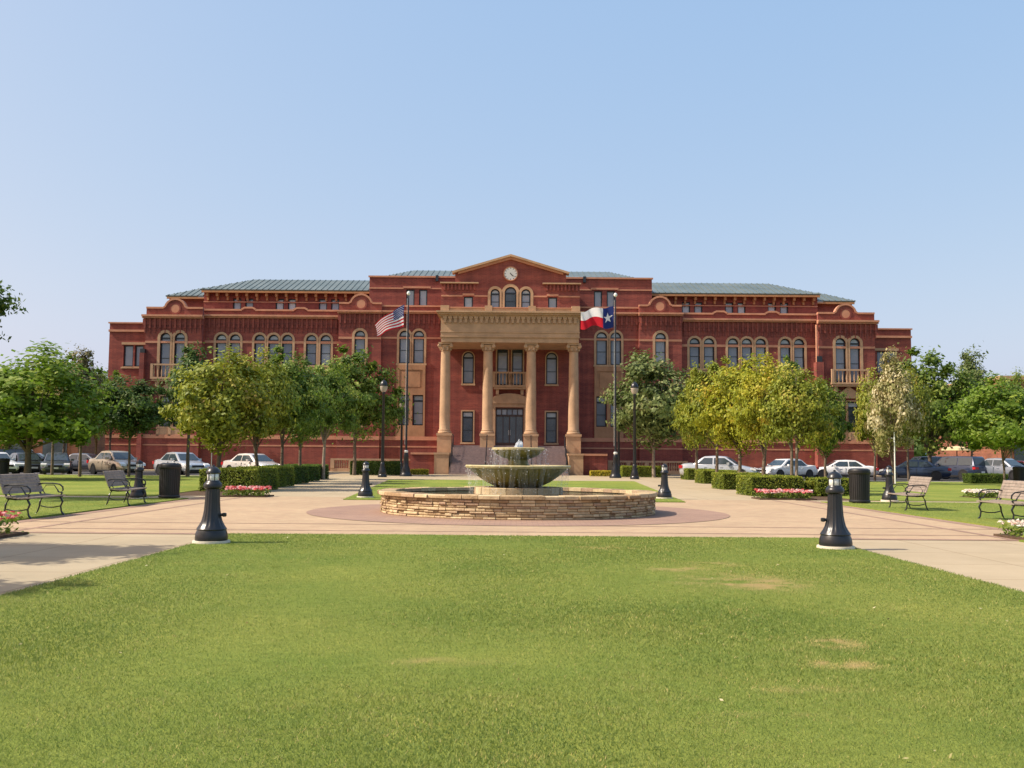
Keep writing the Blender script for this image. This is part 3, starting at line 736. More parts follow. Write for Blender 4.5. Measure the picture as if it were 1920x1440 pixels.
def balcony(xc, w, z0, z1, Yb, pr=0.9, nb=9):
    m = MB().box(xc-w/2, xc+w/2, Yb-pr, Yb-0.002, z0-0.16, z0); m.box(xc-w/2+.1, xc+w/2-.1, Yb-pr+.12, Yb-0.002, z0-0.34, z0-0.162)
    b = hp('balcony', m, 'stone')
    for s in (-1, 1): link('post', MB().box(*sorted((xc+s*(w/2-.22), xc+s*w/2)), Yb-pr, Yb-pr+.22, z0, z1), 'stone', b)
    link('rail', MB().box(xc-w/2+.222, xc+w/2-.222, Yb-pr+.02, Yb-pr+.18, z1-0.14, z1), 'stone', b)
    bal = MB().lathe([(.05, 0), (.05, .06), (.035, .1), (.065, (z1-z0-.14)*.35), (.03, (z1-z0-.14)*.75), (.05, z1-z0-.14)], 8).mesh('baluster'); smooth(bal)
    for k in range(nb): link('baluster', bal, 'stone', b, (xc+(-w/2+.3)+(w-.6)*k/(nb-1), Yb-pr+.1, z0))
    for s in (-1, 1): link('bracket', MB().prism([(xc+s*w*.36-.12, z0-.8), (xc+s*w*.36+.12, z0-.8), (xc+s*w*.36+.14, z0-.342), (xc+s*w*.36-.14, z0-.342)], Yb-pr*.6, Yb-.002), 'stone', b)
balcony(0, bx(66, YC)-0.1, bz(722, YC-.9), bz(697, YC-.9), YC)
for s in (1, -1):
    balcony(s*px(632), px(70), bz(712, YP-.8), bz(687, YP-.8), YP, 0.8, 9)
    c, hw = s*px(632), px(26); z0, z1 = bz(742, YP), bz(720, YP)       # hood above the ground-floor windows
    hp('window_hood', MB().prism([(c-hw, z0), (c+hw, z0), (c+hw, z0+.2), (c, z1), (c-hw, z0+.2)], YP-.28, YP+.02), 'stone')
    a, b = sorted((s*px(608), s*px(657))); hp('stone_panel', MB().box(a, b, YP-.1, YP+.02, bz(822, YP), bz(806, YP)), 'stone')
    for k in range(3): x = a+.1+(b-a-.2)*k/2; hp('panel_post', MB().box(x-.12, x+.12, YP-.16, YP-.101, bz(822, YP), bz(806, YP)), 'stone')
# third-floor blocks beside the gable
Y3 = 90.2; Y = Y3
H = [win2('rect', o, 15.5, 544, 580, Y, surround=0.0, transom=False, sill=False, glass='pane_light') for o in (164, 188)]
x0, x1 = bx(96, Y, 560), bx(265, Y, 560)
wall(x0, x1, [(x1, bz(521.5, Y)), (x0, bz(521.5, Y))], H, Y, zbody=bz(524, Y))
band(x0, x1+0.1, 519, 522, Y, 0.12, name='coping'); band(x0, bx(152, Y, 560), 541, 543.5, Y, 0.055); band(bx(200, Y, 560), x1, 541, 543.5, Y, 0.055)
band(bx(150, Y, 560), bx(202, Y, 560), 538.5, 542, Y, 0.08, 'stone_coping', 'lintel')
# ------ roofs
def roof_face(pts, seam_dir, name='roof', step=0.55):
    """a sloping metal roof plane; pts is a list of corners, seams run along seam_dir"""
    pts = [Vector(p) for p in pts]
    n = (pts[1]-pts[0]).cross(pts[2]-pts[0]).normalized()
    if n.z < 0: n = -n
    m = MB(); m.poly(pts); m.poly([p-n*0.12 for p in pts][::-1])
    for i in range(len(pts)): j = (i+1) % len(pts); m.poly([pts[i]-n*.12, pts[j]-n*.12, pts[j], pts[i]])
    r = hp(name, m, 'roof_metal')
    d = Vector(seam_dir); d = (d-n*d.dot(n)).normalized(); q = n.cross(d)
    ts = [p.dot(q) for p in pts]; t = min(ts)+step/2; sm = MB()
    while t < max(ts):
        hit = []
        for i in range(len(pts)):
            a, b = pts[i], pts[(i+1) % len(pts)]; ta, tb = a.dot(q)-t, b.dot(q)-t
            if ta*tb < 0: hit.append(a+(b-a)*(ta/(ta-tb)))
        if len(hit) == 2:
            a, b = hit; w = q*0.025; hgt = n*0.05
            sm.poly([a-w, b-w, b-w+hgt, a-w+hgt]); sm.poly([a+w, a+w+hgt, b+w+hgt, b+w]); sm.poly([a-w+hgt, b-w+hgt, b+w+hgt, a+w+hgt]); sm.poly([a-w, a-w+hgt, a+w+hgt, a+w])
        t += step
    if sm.v: link('standing_seam', sm, 'roof_metal', r, kind='stuff')
YE, YR = 92.2, 97.5
ze, zr = bz(546.5, YE), bz(528, YR)
def bxv(off, Y, v): return bx(off, Y, v)
YM, YRM = 90.9, 95.5
zem, zrm = bz(519.5, YM), bz(508.5, YRM)
for s in (1, -1):
    A = (s*bxv(262, YE, 546), YE, ze); B = (s*bxv(582, YE, 546), YE, ze); C_ = (s*bxv(481, YR, 528), YR, zr); D = (s*bxv(262, YR, 528), YR, zr)
    roof_face([A, B, C_, D], (0, 1, 0.4)); roof_face([B, (B[0], 2*YR-YE, ze), C_], (-s, 0, 0.3)); roof_face([(B[0], 2*YR-YE, ze), (A[0], 2*YR-YE, ze), D, C_], (0, -1, 0.4))
    Yl = 93.0; zl = bz(559, Yl)
    a = (s*bxv(560, Yl, 555), Yl, zl); b = (s*bxv(647, Yl, 555), Yl, zl); c = (s*bxv(575, 96.5, 545), 96.5, zl+1.35); d = (s*bxv(560, 96.5, 545), 96.5, zl+1.35)
    roof_face([a, b, c, d], (0, 1, 0.4)); roof_face([b, (b[0], 100, zl), c], (-s, 0, 0.3))
    # third storey wall under that roof
    Yw = 93.0; x0, x1 = bxv(262, Yw, 560), bxv(575, Yw, 560)
    holes = []
    for o in (329, 352, 410, 433, 490, 513):
        h = window('rect', s*bxv(o, Yw, 570), bx(15.5, Yw), bz(592, Yw), bz(563.5, Yw), Yw, surround=0.0, transom=False, sill=False, glass='pane_light'); holes.append(h)
    o_ = [(x0, bz(605, Yw)), (x1, bz(605, Yw)), (x1, ze-0.05), (x0, ze-0.05)]
    if s < 0: o_ = mirror(o_)
    hp('wall', panel(o_, holes, 0.3), 'brick', (0, Yw, 0)); xa, xb = sorted((s*x0, s*x1)); hp('wall_body', MB().box(xa, xb, Yw+.302, 101, 10, ze-0.15), 'brick')
    xa, xb = sorted((s*x0, s*bxv(580, YE, 546))); hp('fascia', MB().box(xa, xb, YE+0.02, YE+0.2, ze-0.30, ze-0.13), 'fascia')
    hp('soffit', MB().box(xa, xb, YE+0.2, Yw+0.05, ze-0.20, ze-0.14), 'fascia')
    m = MB(); k = 17
    for i in range(k): x = xa+(xb-xa)*(i+.5)/k; m.box(x-.11, x+.11, YE+.25, Yw+.05, ze-.62, ze-.203); m.box(x-.09, x+.09, Yw-.25, Yw+.05, ze-.95, ze-.622)
    hp('eave_bracket', m, 'fascia', kind='stuff')
    hp('string_course', MB().box(xa, xb, Yw-.05, Yw+.02, ze-1.12, ze-1.02), 'stone_coping')
    x2 = bxv(640, Yl+.6, 565); xa, xb = sorted((s*x1, s*x2)); hp('wall', MB().box(xa, xb, Yl+.6, 100, 10, zl-.1), 'brick')
    xa, xb = sorted((s*x1, s*bxv(645, Yl, 559))); hp('fascia', MB().box(xa, xb, Yl+.02, Yl+.2, zl-.30, zl-.13), 'fascia')
    # middle roof
    a = (0, YM, zem); b = (s*bxv(236, YM, 520), YM, zem); c = (s*bxv(182, YRM, 509), YRM, zrm); d = (0, YRM, zrm)
    roof_face([a, b, c, d], (0, 1, .4)); roof_face([b, (b[0], 2*YRM-YM, zem), c], (-s, 0, .3))
    hp('parapet_scupper', MB().box(s*bx(138, Y3, 530)-.12, s*bx(138, Y3, 530)+.12, Y3-.25, Y3+.01, bz(524, Y3)-.25, bz(518, Y3)), 'frame_dark')
# portico
YPO = 81.0; Y = YPO
ex = lambda o: bx(o, YPO, 610)
zf0, zf1 = bz(642, Y), bz(588, Y)
hp('entablature', MB().box(-ex(130), ex(130), Y, YC-0.002, zf0+.35, zf1), 'stone')
hp('architrave', MB().box(-ex(129), ex(129), Y+0.06, YC-.004, zf0, zf0+.348), 'stone')
hp('frieze_band', MB().box(-ex(131), ex(131), Y-.06, Y-.002, bz(632.5, Y), bz(630.5, Y)), 'stone'); hp('frieze_band', MB().box(-ex(131), ex(131), Y-.06, Y-.002, bz(624, Y), bz(622, Y)), 'stone')
m = MB().box(-ex(138), ex(138), Y-.62, YC-.002, bz(588, Y), bz(585, Y)); m.box(-ex(135), ex(135), Y-.42, YC-.003, bz(591.5, Y), bz(588, Y)-.002); m.box(-ex(132.5), ex(132.5), Y-.2, YC-.003, bz(594.5, Y), bz(591.5, Y)-.002)
hp('cornice', m, 'stone')
m = MB()
for i in range(26):                        # carved ornament under the cornice
    x = -ex(127)+ex(254)*(i+.5)/26; m.box(x-.11, x+.11, Y-.16, Y-.001, bz(606, Y), bz(595, Y)); m.box(x-.17, x+.17, Y-.19, Y-.001, bz(598.5, Y)+.002, bz(594.6, Y))
hp('dentils', m, 'stone', kind='stuff')
hp('parapet', MB().box(-ex(129), ex(129), Y+.05, Y+.45, zf1, bz(578, Y)), 'stone'); hp('coping', MB().box(-ex(130), ex(130), Y-.02, Y+.52, bz(578, Y)+.002, bz(576, Y)), 'stone_coping')
for o, w in ((-123, 16), (123, 16), (-41, 14), (41, 14)):
    hp('parapet_block', MB().box(ex(o)-ex(w)/2, ex(o)+ex(w)/2, Y-.08, Y+.6, zf1+.1, bz(573.5, Y)), 'stone')
YCOL = 81.75; zc0, zc1 = bz(813.5, YCOL), zf0
sr0, sr1 = bx(20, YCOL)/2, bx(17, YCOL)/2
capz = bz(660, YCOL)
def column(x):
    c = hp('column', smooth(MB().lathe([(sr0+.1, 0), (sr0+.12, .08), (sr0+.1, .16), (sr0+.02, .22), (sr0+.05, .28), (sr0, .36)]+[(sr0+(sr1-sr0)*(t**1.6), .36+(capz-zc0-.36)*t) for t in (0.15, .3, .45, .6, .75, .9, 1)], 32).mesh('column')), 'stone', (x, YCOL, zc0))
    h = zc1-capz
    link('capital', smooth(MB().lathe([(sr1, 0), (sr1+.05, .04), (sr1, .09), (sr1+.04, h*.35), (sr1+.15, h*.62), (sr1+.2, h*.72)], 24).mesh('capital')), 'stone', c, (0, 0, capz-zc0))
    link('abacus', MB().box(-.56, .56, -.56, .56, h*.80, h), 'stone', c, (0, 0, capz-zc0))
    for sx in (-1, 1):
        for sy in (-1, 1):
            vme = MB().lathe([(.05, -.09), (.13, -.08), (.16, -.05), (.16, .05), (.13, .08), (.05, .09)], 14).mesh('volute')
            o = link('volute', vme, 'stone', c, (sx*.47, sy*.45, capz-zc0+h*.62)); o.rotation_euler = (PI/2, 0, R(20)*sx*sy)
    m = MB()
    for k in range(8):
        a = 2*PI*(k+.5)/8; m.box((sr1+.08)*math.cos(a)-.07, (sr1+.08)*math.cos(a)+.07, (sr1+.08)*math.sin(a)-.07, (sr1+.08)*math.sin(a)+.07, .1, h*.5)
    link('leaves', m, 'stone', c, (0, 0, capz-zc0), kind='stuff')
    return c
COLX = [-bx(120.5, YCOL), -bx(41, YCOL), bx(40, YCOL), bx(119.5, YCOL)]
for x in COLX: column(x)
pw = bx(26, YCOL)/2
for i, x in enumerate(COLX):
    zb0 = 0 if i in (0, 3) else 1.2
    m = MB().box(x-pw, x+pw, YCOL-pw, YCOL+pw, zb0, zc0-.2); m.box(x-pw-.06, x+pw+.06, YCOL-pw-.06, YCOL+pw+.06, zc0-.198, zc0)
    m.box(x-pw-.05, x+pw+.05, YCOL-pw-.05, YCOL+pw+.05, zb0, bz(862, Y) if zb0 == 0 else zb0+.3)
    if zb0 == 0:
        m.box(x-pw, x+pw, 78.4, YCOL-pw-.055, 0, 1.55); m.box(x-pw-.05, x+pw+.05, 78.35, YCOL-pw-.056, 1.552, 1.70)
    hp('plinth', m, 'stone')
ZF = 2.32
hp('portico_floor', MB().box(-ex(133), ex(133), YPO+.3, YC+.05, 0, ZF), 'granite_step')
hp('portico_ceiling', MB().box(-ex(128), ex(128), YPO+.5, YC-.01, zf0+.1, zf0+.3), 'door_wood')  # dark wood colour stands in for the shade under the entablature
nst = 14; xs0, xs1 = COLX[0]+pw+.1, COLX[3]-pw-.1
for k in range(nst):
    z1_ = ZF*(k+1)/(nst+1); y0_ = 76.9+(YPO+.3-76.9)*k/nst
    hp('step', MB().box(xs0, xs1, y0_, YPO+.29, z1_-ZF/(nst+1)+.003, z1_), 'granite_step')
hr = [(-6.0,), (COLX[1],), (COLX[2],), (5.6,)]
for (x,) in hr:
    x = max(min(x, xs1-.1), xs0+.1); m = MB(); P0, P1 = Vector((x, 77.0, .95)), Vector((x, 81.0, 3.15))
    m.tube([P0, P1, P1+Vector((0, .5, 0))], .035, 8)
    for t in (0, .33, .66, 1): p = P0+(P1-P0)*t; m.tube([p, (p.x, p.y, p.z-.95)], .03, 6)
    m.tube([P0-Vector((0, 0, .45)), P1-Vector((0, 0, .45))], .02, 6)
    hp('handrail', m, 'black_paint')
# brick cheek walls and area balustrade in front of the bays
for s in (1, -1):
    a, b = sorted((s*(COLX[3]+pw+.06), s*bx(182, 79.6)))
    hp('cheek_wall', MB().box(a, b, 79.2, 87, -.2, bz(853.5, 79.2)), 'brick'); hp('wall_cap', MB().box(a, b+.0, 79.1, 87, bz(853.5, 79.2)+.002, bz(849.5, 79.2)), 'stone_coping')
    a, b = sorted((s*bx(184, 84), s*bx(332, 84)))
    bl = hp('balustrade', MB().box(a, b, 84, 84.3, -.2, .35), 'stone'); link('rail', MB().box(a, b, 83.97, 84.33, 1.02, 1.17), 'stone', bl)
    n = 34; bm_ = MB().lathe([(.06, 0), (.05, .08), (.08, .25), (.04, .5), (.06, .67)], 8).mesh('baluster')
    for k in range(n):
        x = a+.15+(b-a-.3)*k/(n-1)
        if k % 8 == 0: link('post', MB().box(x-.16, x+.16, 83.95, 84.35, .352, 1.019), 'stone', bl)
        else: link('baluster', bm_, 'stone', bl, (x, 84.15, .35))
# water table and base courses right along the front
for (o0, o1, Yq) in ((129, 242, YB), (242, 322, YT), (322, 578, YW), (578, 684, YP), (684, 752, 90.0)):
    a, b = bx(o0, Yq), bx(o1, Yq)
    band(a, b, 820, 827, Yq, .16, 'stone_coping', 'water_table'); band(a, b, 838, 840.5, Yq, .12, 'stone_coping', 'base_course')
    for s in (1, -1):
        xa, xb = sorted((s*a, s*b)); hp('base_wall', MB().box(xa, xb, Yq-.1, Yq+.01, -.2, bz(840.6, Yq)), 'brick'); hp('base_wall', MB().box(xa, xb, Yq-.09, Yq+.01, bz(837.9, Yq), bz(827.1, Yq)), 'brick')
# brick piers at the outer pavilion corners, sunlit on their left faces
hp('pier', MB().box(px(577)-.30, px(577)+.34, YP-.55, YP+.3, 0, bz(675, YP)), 'brick'); hp('downspout', MB().tube([(px(577)-.16, YP-.2, bz(675, YP)), (px(577)-.16, YP-.2, bz(605, YP))], .1, 8), 'stone_coping')
hp('rain_head', MB().box(px(577)-.2, px(577)+.25, YP-.4, YP-.002, bz(674.5, YP), bz(664, YP)), 'frame_dark')
hp('pier', MB().box(-px(686)-.2, -px(686)+.2, YP-.5, YP+.5, 0, bz(668, YP)), 'brick'); hp('rain_head', MB().box(-px(686)-.2, -px(686)+.2, YP-.4, YP-.002, bz(667.5, YP), bz(660, YP)), 'frame_dark')

# ------------------------------------------------------------------ the fountain
FT = thing('fountain', 'round stone fountain with two mossy bowls spilling into a low ledge-stone basin', 'fountain', (FX, FY, 0))
def arc_stone(r0, r1, a0, a1, z0, z1, rnd, seg=3, jit=0.022):
    """one rough block of a curved wall"""
    m = MB(); k = seg+1; g = 0.006/r1
    a0 += g; a1 -= g; ro = r1+rnd.uniform(-jit, jit*1.6)
    for r, z in ((r0, z0), (ro-.012, z0), (ro, z0+.015), (ro+rnd.uniform(-.006, .006), z1-.015), (ro-.014, z1), (r0, z1)):
        for i in range(k): a = a0+(a1-a0)*i/seg; m.v.append((r*math.cos(a), r*math.sin(a), z))
    for j in range(6):
        j2 = (j+1) % 6
        for i in range(seg): m.f.append((j*k+i, j*k+i+1, j2*k+i+1, j2*k+i))
    m.f.append(tuple(j*k for j in range(6))); m.f.append(tuple(j*k+seg for j in reversed(range(6)))); return m
RB = 3.40
rr = random.Random(5); rest = MB(); nstone = 0
def add_to(dst, src): n = len(dst.v); dst.v += src.v; dst.f += [tuple(i+n for i in f) for f in src.f]
zc = [0.005, 0.060, 0.128, 0.180, 0.248, 0.302, 0.372, 0.440]
for ci in range(7):
    a = rr.uniform(0, .1); end = a+2*PI
    while a < end-1e-3:
        w = rr.uniform(.15, .34)/RB; b = min(a+w, end)
        if end-b < .05: b = end
        s_ = arc_stone(RB-.28, RB-.03, a, b, zc[ci]+.004, zc[ci+1]-.004, rr); mid = ((a+b)/2) % (2*PI)
        if PI*.97 < mid < 2*PI*1.015: link('stone', s_, 'ledge_stone', FT); nstone += 1
        else: add_to(rest, s_)
        a = b
link('far_side_stones', rest, 'ledge_stone', FT, kind='stuff')
link('mortar_core', MB().lathe([(RB-.30, 0), (RB-.055, 0), (RB-.055, .444), (RB-.30, .444)], 96, cap=False), 'mortar_dark', FT)
a = 0
while a < 2*PI-1e-3:                         # the thick cap stones
    b = min(a+rr.uniform(.3, .5)/RB, 2*PI)
    if 2*PI-b < .06: b = 2*PI
    link('cap_stone', arc_stone(RB-.36, RB+.045, a, b, .443, .530+rr.uniform(-.012, .012), rr, 3, .032), 'ledge_stone', FT); a = b
link('basin_water', MB().lathe([(RB-.3, .41), (RB-.3, .42)], 64), 'pool_water', FT)
link('basin_floor', MB().lathe([(RB-.29, .0), (RB-.29, .02)], 64), 'mortar_dark', FT)
link('pedestal_core', MB().lathe([(1.0, .02), (1.0, .61)], 40), 'mortar_dark', FT)
for zi, (z0, z1) in enumerate(((.27, .44), (.445, .62))):
    a = rr.uniform(0, .2); end = a+2*PI
    while a < end-1e-3:
        b = min(a+rr.uniform(.25, .42), end)
        if end-b < .12: b = end
        link('pedestal_stone', arc_stone(.8, 1.1, a, b, z0, z1, rr, 3, .02), 'ledge_stone', FT); a = b
lb = [(.45, .60), (.62, .66), (.82, .76), (1.02, .90), (1.18, 1.03), (1.25, 1.09)]
link('bowl', smooth(MB().lathe(lb+[(1.26, 1.10), (1.22, 1.13), (1.0, 1.03), (.4, .85), (.1, .82)], 72).mesh('bowl')), 'mossy_bowl', FT)['label'] = 'large lower bowl, mossy underneath'
link('bowl_rim', smooth(MB().lathe([(1.24, 1.085), (1.30, 1.095), (1.32, 1.14), (1.30, 1.165), (1.22, 1.165), (1.2, 1.12)], 72, cap=False).mesh('bowl_rim')), 'bowl_rim', FT)
link('bowl_water', MB().lathe([(1.22, 1.13), (1.22, 1.15)], 48), 'pool_water', FT)
link('stem', smooth(MB().lathe([(.34, 1.12), (.26, 1.2), (.24, 1.28), (.3, 1.36)], 32).mesh('stem')), 'mossy_bowl', FT)
link('bowl', smooth(MB().lathe([(.24, 1.31), (.4, 1.36), (.54, 1.44), (.62, 1.53), (.63, 1.55), (.5, 1.53), (.1, 1.5)], 56).mesh('bowl')), 'mossy_bowl', FT)['label'] = 'small upper bowl'
link('bowl_rim', smooth(MB().lathe([(.61, 1.53), (.66, 1.545), (.665, 1.585), (.64, 1.60), (.58, 1.6), (.57, 1.56)], 56, cap=False).mesh('bowl_rim')), 'bowl_rim', FT)
link('bowl_water', MB().lathe([(.6, 1.57), (.6, 1.585)], 40), 'pool_water', FT)
def curtain(r0, zt, zb, reach, n, name, wmin=.02, wmax=.09, seed=1):
    r_ = random.Random(seed); m = MB()
    for k in range(n):
        a = 2*PI*(k+r_.random())/n; w = r_.uniform(wmin, wmax)/r0; rc = reach*r_.uniform(.7, 1.25); prev = None; st = 7
        hh = zt-zb
        for i in range(st+1):
            t = i/st; z = zt-hh*t*t*.9-hh*t*.1; r = r0+rc*t; ww = w*(1-.45*t)+.004; base = len(m.v)
            a_ = a+.02*math.sin(5*t+k)
            m.v += [(r*math.cos(a_-ww/2), r*math.sin(a_-ww/2), z), (r*math.cos(a_+ww/2), r*math.sin(a_+ww/2), z)]
            if prev is not None: m.f.append((prev, prev+1, base+1, base))
            prev = base
    return link(name, smooth(m.mesh(name)), 'falling_water', FT, kind='stuff')
curtain(.665, 1.585, 1.15, .05, 36, 'water_curtain', .04, .14, seed=2)
curtain(1.32, 1.15, .42, -.11, 70, 'water_curtain', .05, .20, seed=3)
def drops():
    r_ = random.Random(9); m = MB()
    for r0, zt, zb, rc, n in ((.69, 1.55, 1.15, .06, 130), (1.30, 1.12, .43, -.10, 380)):
        for k in range(n):
            t = r_.random(); a = r_.random()*2*PI; z = zt-(zt-zb)*t*t; r = r0+rc*t+r_.gauss(0, .035); s = r_.uniform(.004, .009)
            x, y = r*math.cos(a), r*math.sin(a); b = len(m.v)
            m.v += [(x-s, y, z), (x, y-s, z), (x+s, y, z), (x, y+s, z), (x, y, z+s*3), (x, y, z-s)]
            m.f += [(b, b+1, b+4), (b+1, b+2, b+4), (b+2, b+3, b+4), (b+3, b, b+4), (b+1, b, b+5), (b+2, b+1, b+5), (b+3, b+2, b+5), (b, b+3, b+5)]
    link('water_drops', m, 'jet_water', FT, kind='stuff')
drops()
m = MB()
r_ = random.Random(4)
for k in range(26):
    a = r_.random()*2*PI; d = r_.uniform(.0, .10); h = r_.uniform(.08, .25)*(1-d*3); 
    m.tube([(d*math.cos(a), d*math.sin(a), 1.58), (d*1.15*math.cos(a)+.01, d*1.15*math.sin(a), 1.58+h*.6), (d*.9*math.cos(a)+.03, d*.9*math.sin(a), 1.58+h)], [.035, .03, .008], 6)
link('water_jet', smooth(m.mesh('water_jet')), 'jet_water', FT, kind='stuff')

# ------------------------------------------------------------------ bollard lights
def make_bollard(label):
    t = thing('bollard_light', label, 'bollard light', group='black bollard lights round the plaza')
    link('base_pad', smooth(MB().lathe([(.275, -.02), (.28, .03), (.275, .065)], 32).mesh('base_pad')), 'pad_concrete', t)
    pr = [(.24, .065), (.245, .10), (.235, .17), (.215, .22), (.225, .235), (.215, .255), (.185, .30), (.155, .36), (.135, .44), (.122, .52), (.112, .66), (.105, .84)]
    link('shaft', smooth(MB().lathe(pr, 64, flute=16, depth=.07, fl=(6, 11)).mesh('shaft'), 50), 'black_paint', t)
    link('collar', smooth(MB().lathe([(.11, .84), (.135, .86), (.14, .90), (.125, .93), (.11, .94), (.1, .965)], 32).mesh('collar')), 'black_paint', t)
    link('lens', smooth(MB().lathe([(.078, .965), (.086, .98), (.086, 1.06), (.075, 1.075)], 24).mesh('lens')), 'lens_glass', t)
    m = MB()
    for k in range(6): a = 2*PI*k/6; m.tube([(.094*math.cos(a), .094*math.sin(a), .96), (.094*math.cos(a), .094*math.sin(a), 1.08)], .006, 5)
    link('guard_rod', m, 'black_paint', t, kind='stuff')
    link('cap', smooth(MB().lathe([(.1, 1.075), (.112, 1.085), (.105, 1.11), (.08, 1.145), (.045, 1.17), (.02, 1.18), (.018, 1.2), (.004, 1.205)], 32).mesh('cap')), 'black_paint', t)
    sk = MB().tube([(.10, 0, .45), (.165, 0, .45)], .022, 8); sk.lathe([(.02, -.03), (.036, -.02), (.036, .02), (.02, .03)], 12, (.185, 0, .45))
    link('outlet', sk, 'black_paint', t)
    return t
BL = make_bollard('black fluted bollard light at the left corner of the front lawn')
BL.location = G(396, 1021)
def bol(u, v, lab, flip=0):
    p = G(u, v); return dup(BL, p, PI if flip else 0, lab)
bol(1567, 1031, 'black fluted bollard light at the right corner of the front lawn', 1)
bol(685, 934, 'black bollard light on the grass left of the fountain basin')
bol(1246, 936, 'black bollard light on the grass right of the fountain basin', 1)
bol(259, 936, 'black bollard light between the left far bench and the litter bin')
bol(1668, 941, 'black bollard light behind the far right bench', 1)

# ------------------------------------------------------------------ litter bins
def make_bin(label):
    t = thing('litter_bin', label, 'litter bin', group='black slatted litter bins')
    link('liner', MB().lathe([(.27, .06), (.29, .95)], 28), 'trim_dark', t)
    m = MB()
    for k in range(30):
        a = 2*PI*k/30; c, s = math.cos(a), math.sin(a); q = (-s*.024, c*.024)
        P = [(r*c+e*q[0], r*s+e*q[1], z) for z, r in ((.05, .295), (.92, .315), (.99, .335)) for e in (-1, 1)]
        b = len(m.v); m.v += P+[(x*.965, y*.965, z) for x, y, z in P]; m.f += [(b, b+1, b+3, b+2), (b+2, b+3, b+5, b+4), (b, b+2, b+8, b+6), (b+1, b+7, b+9, b+3), (b+2, b+4, b+10, b+8), (b+3, b+9, b+11, b+5)]
    link('slats', m, 'black_dusty', t, kind='stuff')
    link('hoop', smooth(MB().lathe([(.30, .05), (.32, .07), (.32, .11), (.30, .13)], 30, cap=False).mesh('hoop')), 'black_dusty', t); link('hoop', smooth(MB().lathe([(.33, .93), (.345, .95), (.345, .99), (.32, 1.0)], 30, cap=False).mesh('hoop')), 'black_dusty', t)
    link('lid', smooth(MB().lathe([(.325, 1.0), (.33, 1.03), (.31, 1.07), (.24, 1.10), (.14, 1.105), (.13, 1.04)], 30, cap=False).mesh('lid')), 'black_dusty', t)
    link('foot', MB().lathe([(.2, 0), (.2, .06)], 16), 'black_dusty', t)
    return t
BN = make_bin('black slatted litter bin on the left side of the plaza'); BN.location = G(317, 936)
dup(BN, G(1612, 945), .3, 'black slatted litter bin on the right side of the plaza')
dup(BN, G(4, 899), .3, 'black litter bin far off at the left edge behind the front left bench')
dup(BN, G(1912, 912), .3, 'black litter bin far off at the right edge behind the front right bench')

# ------------------------------------------------------------------ benches
def arc(cx_, cz_, r, a0, a1, n=8, y=0): return [(cx_+r*math.cos(R(a0+(a1-a0)*k/n)), y, cz_+r*math.sin(R(a0+(a1-a0)*k/n))) for k in range(n+1)]
def make_bench(label):
    """length along y, facing +x, base at 0"""
    t = thing('park_bench', label, 'bench', group='wood and iron benches beside the plaza')
    L = 1.75
    for i in range(6): x = .03+i*.082; z = .43+.012*math.cos(i*.9)-.006*i*.3; link('seat_slat', MB().box(x, x+.066, -L/2, L/2, z, z+.028), 'bench_wood', t)
    for i in range(6):
        zz = .52+i*.068; xx = -.01-i*.026
        m = MB().prism([(xx, zz), (xx+.025, zz-.008), (xx+.003, zz+.05), (xx-.022, zz+.058)], -L/2, L/2); link('back_slat', m, 'bench_wood', t)
    for s in (-1, 1):
        y = s*(L/2-.12); m = MB()
        m.tube([(.02, y, .43), (.02, y, .42), (.2, y, .40), (.4, y, .41), (.5, y, .42)], .02, 6)
        m.tube([(.03, y, .42), (-.03, y, .55), (-.1, y, .75), (-.17, y, .93)], .02, 6)
        m.tube([(.06, y, .41), (.0, y, .30), (-.01, y, .2), (-.05, y, .08), (-.10, y, .0)], [.022, .022, .018, .018, .026], 6)
        m.tube([(.44, y, .41), (.50, y, .30), (.46, y, .2), (.48, y, .08), (.54, y, .0)], [.022, .022, .018, .018, .026], 6)
        m.tube([(.02, y, .2), (.15, y, .17), (.3, y, .17), (.46, y, .2)], .014, 6)
        link('leg_frame', m, 'black_paint', t)
        a = MB(); a.tube([(-.07, y, .67), (.05, y, .70), (.25, y, .70), (.42, y, .68), (.49, y, .62), (.50, y, .55), (.46, y, .50), (.40, y, .51), (.38, y, .55)], .017, 6)
        a.tube([(.44, y, .42), (.49, y, .50)], .017, 6); a.tube([(.12, y, .44), (.05, y, .55), (.12, y, .66), (.3, y, .66), (.38, y, .55)], .011, 6)
        link('armrest', a, 'black_paint', t)
    return t
def bench_at(u, v, rz, lab, first=None):
    p = G(u, v)
    if first: first.location = p; first.rotation_euler = (0, 0, rz); return first
    return dup(BE, p, rz, lab)
BE = make_bench('wood and iron bench at the left edge of the photo beside the flower bed')
bench_at(43, 969, R(0), '', BE)
bench_at(221, 947, R(5), 'wood and iron bench on the left lawn next to a bollard light')
bench_at(1718, 957, R(180-5), 'wood and iron bench on the right lawn next to a bollard light')
bench_at(1908, 979, R(180), 'wood and iron bench at the right edge of the photo')

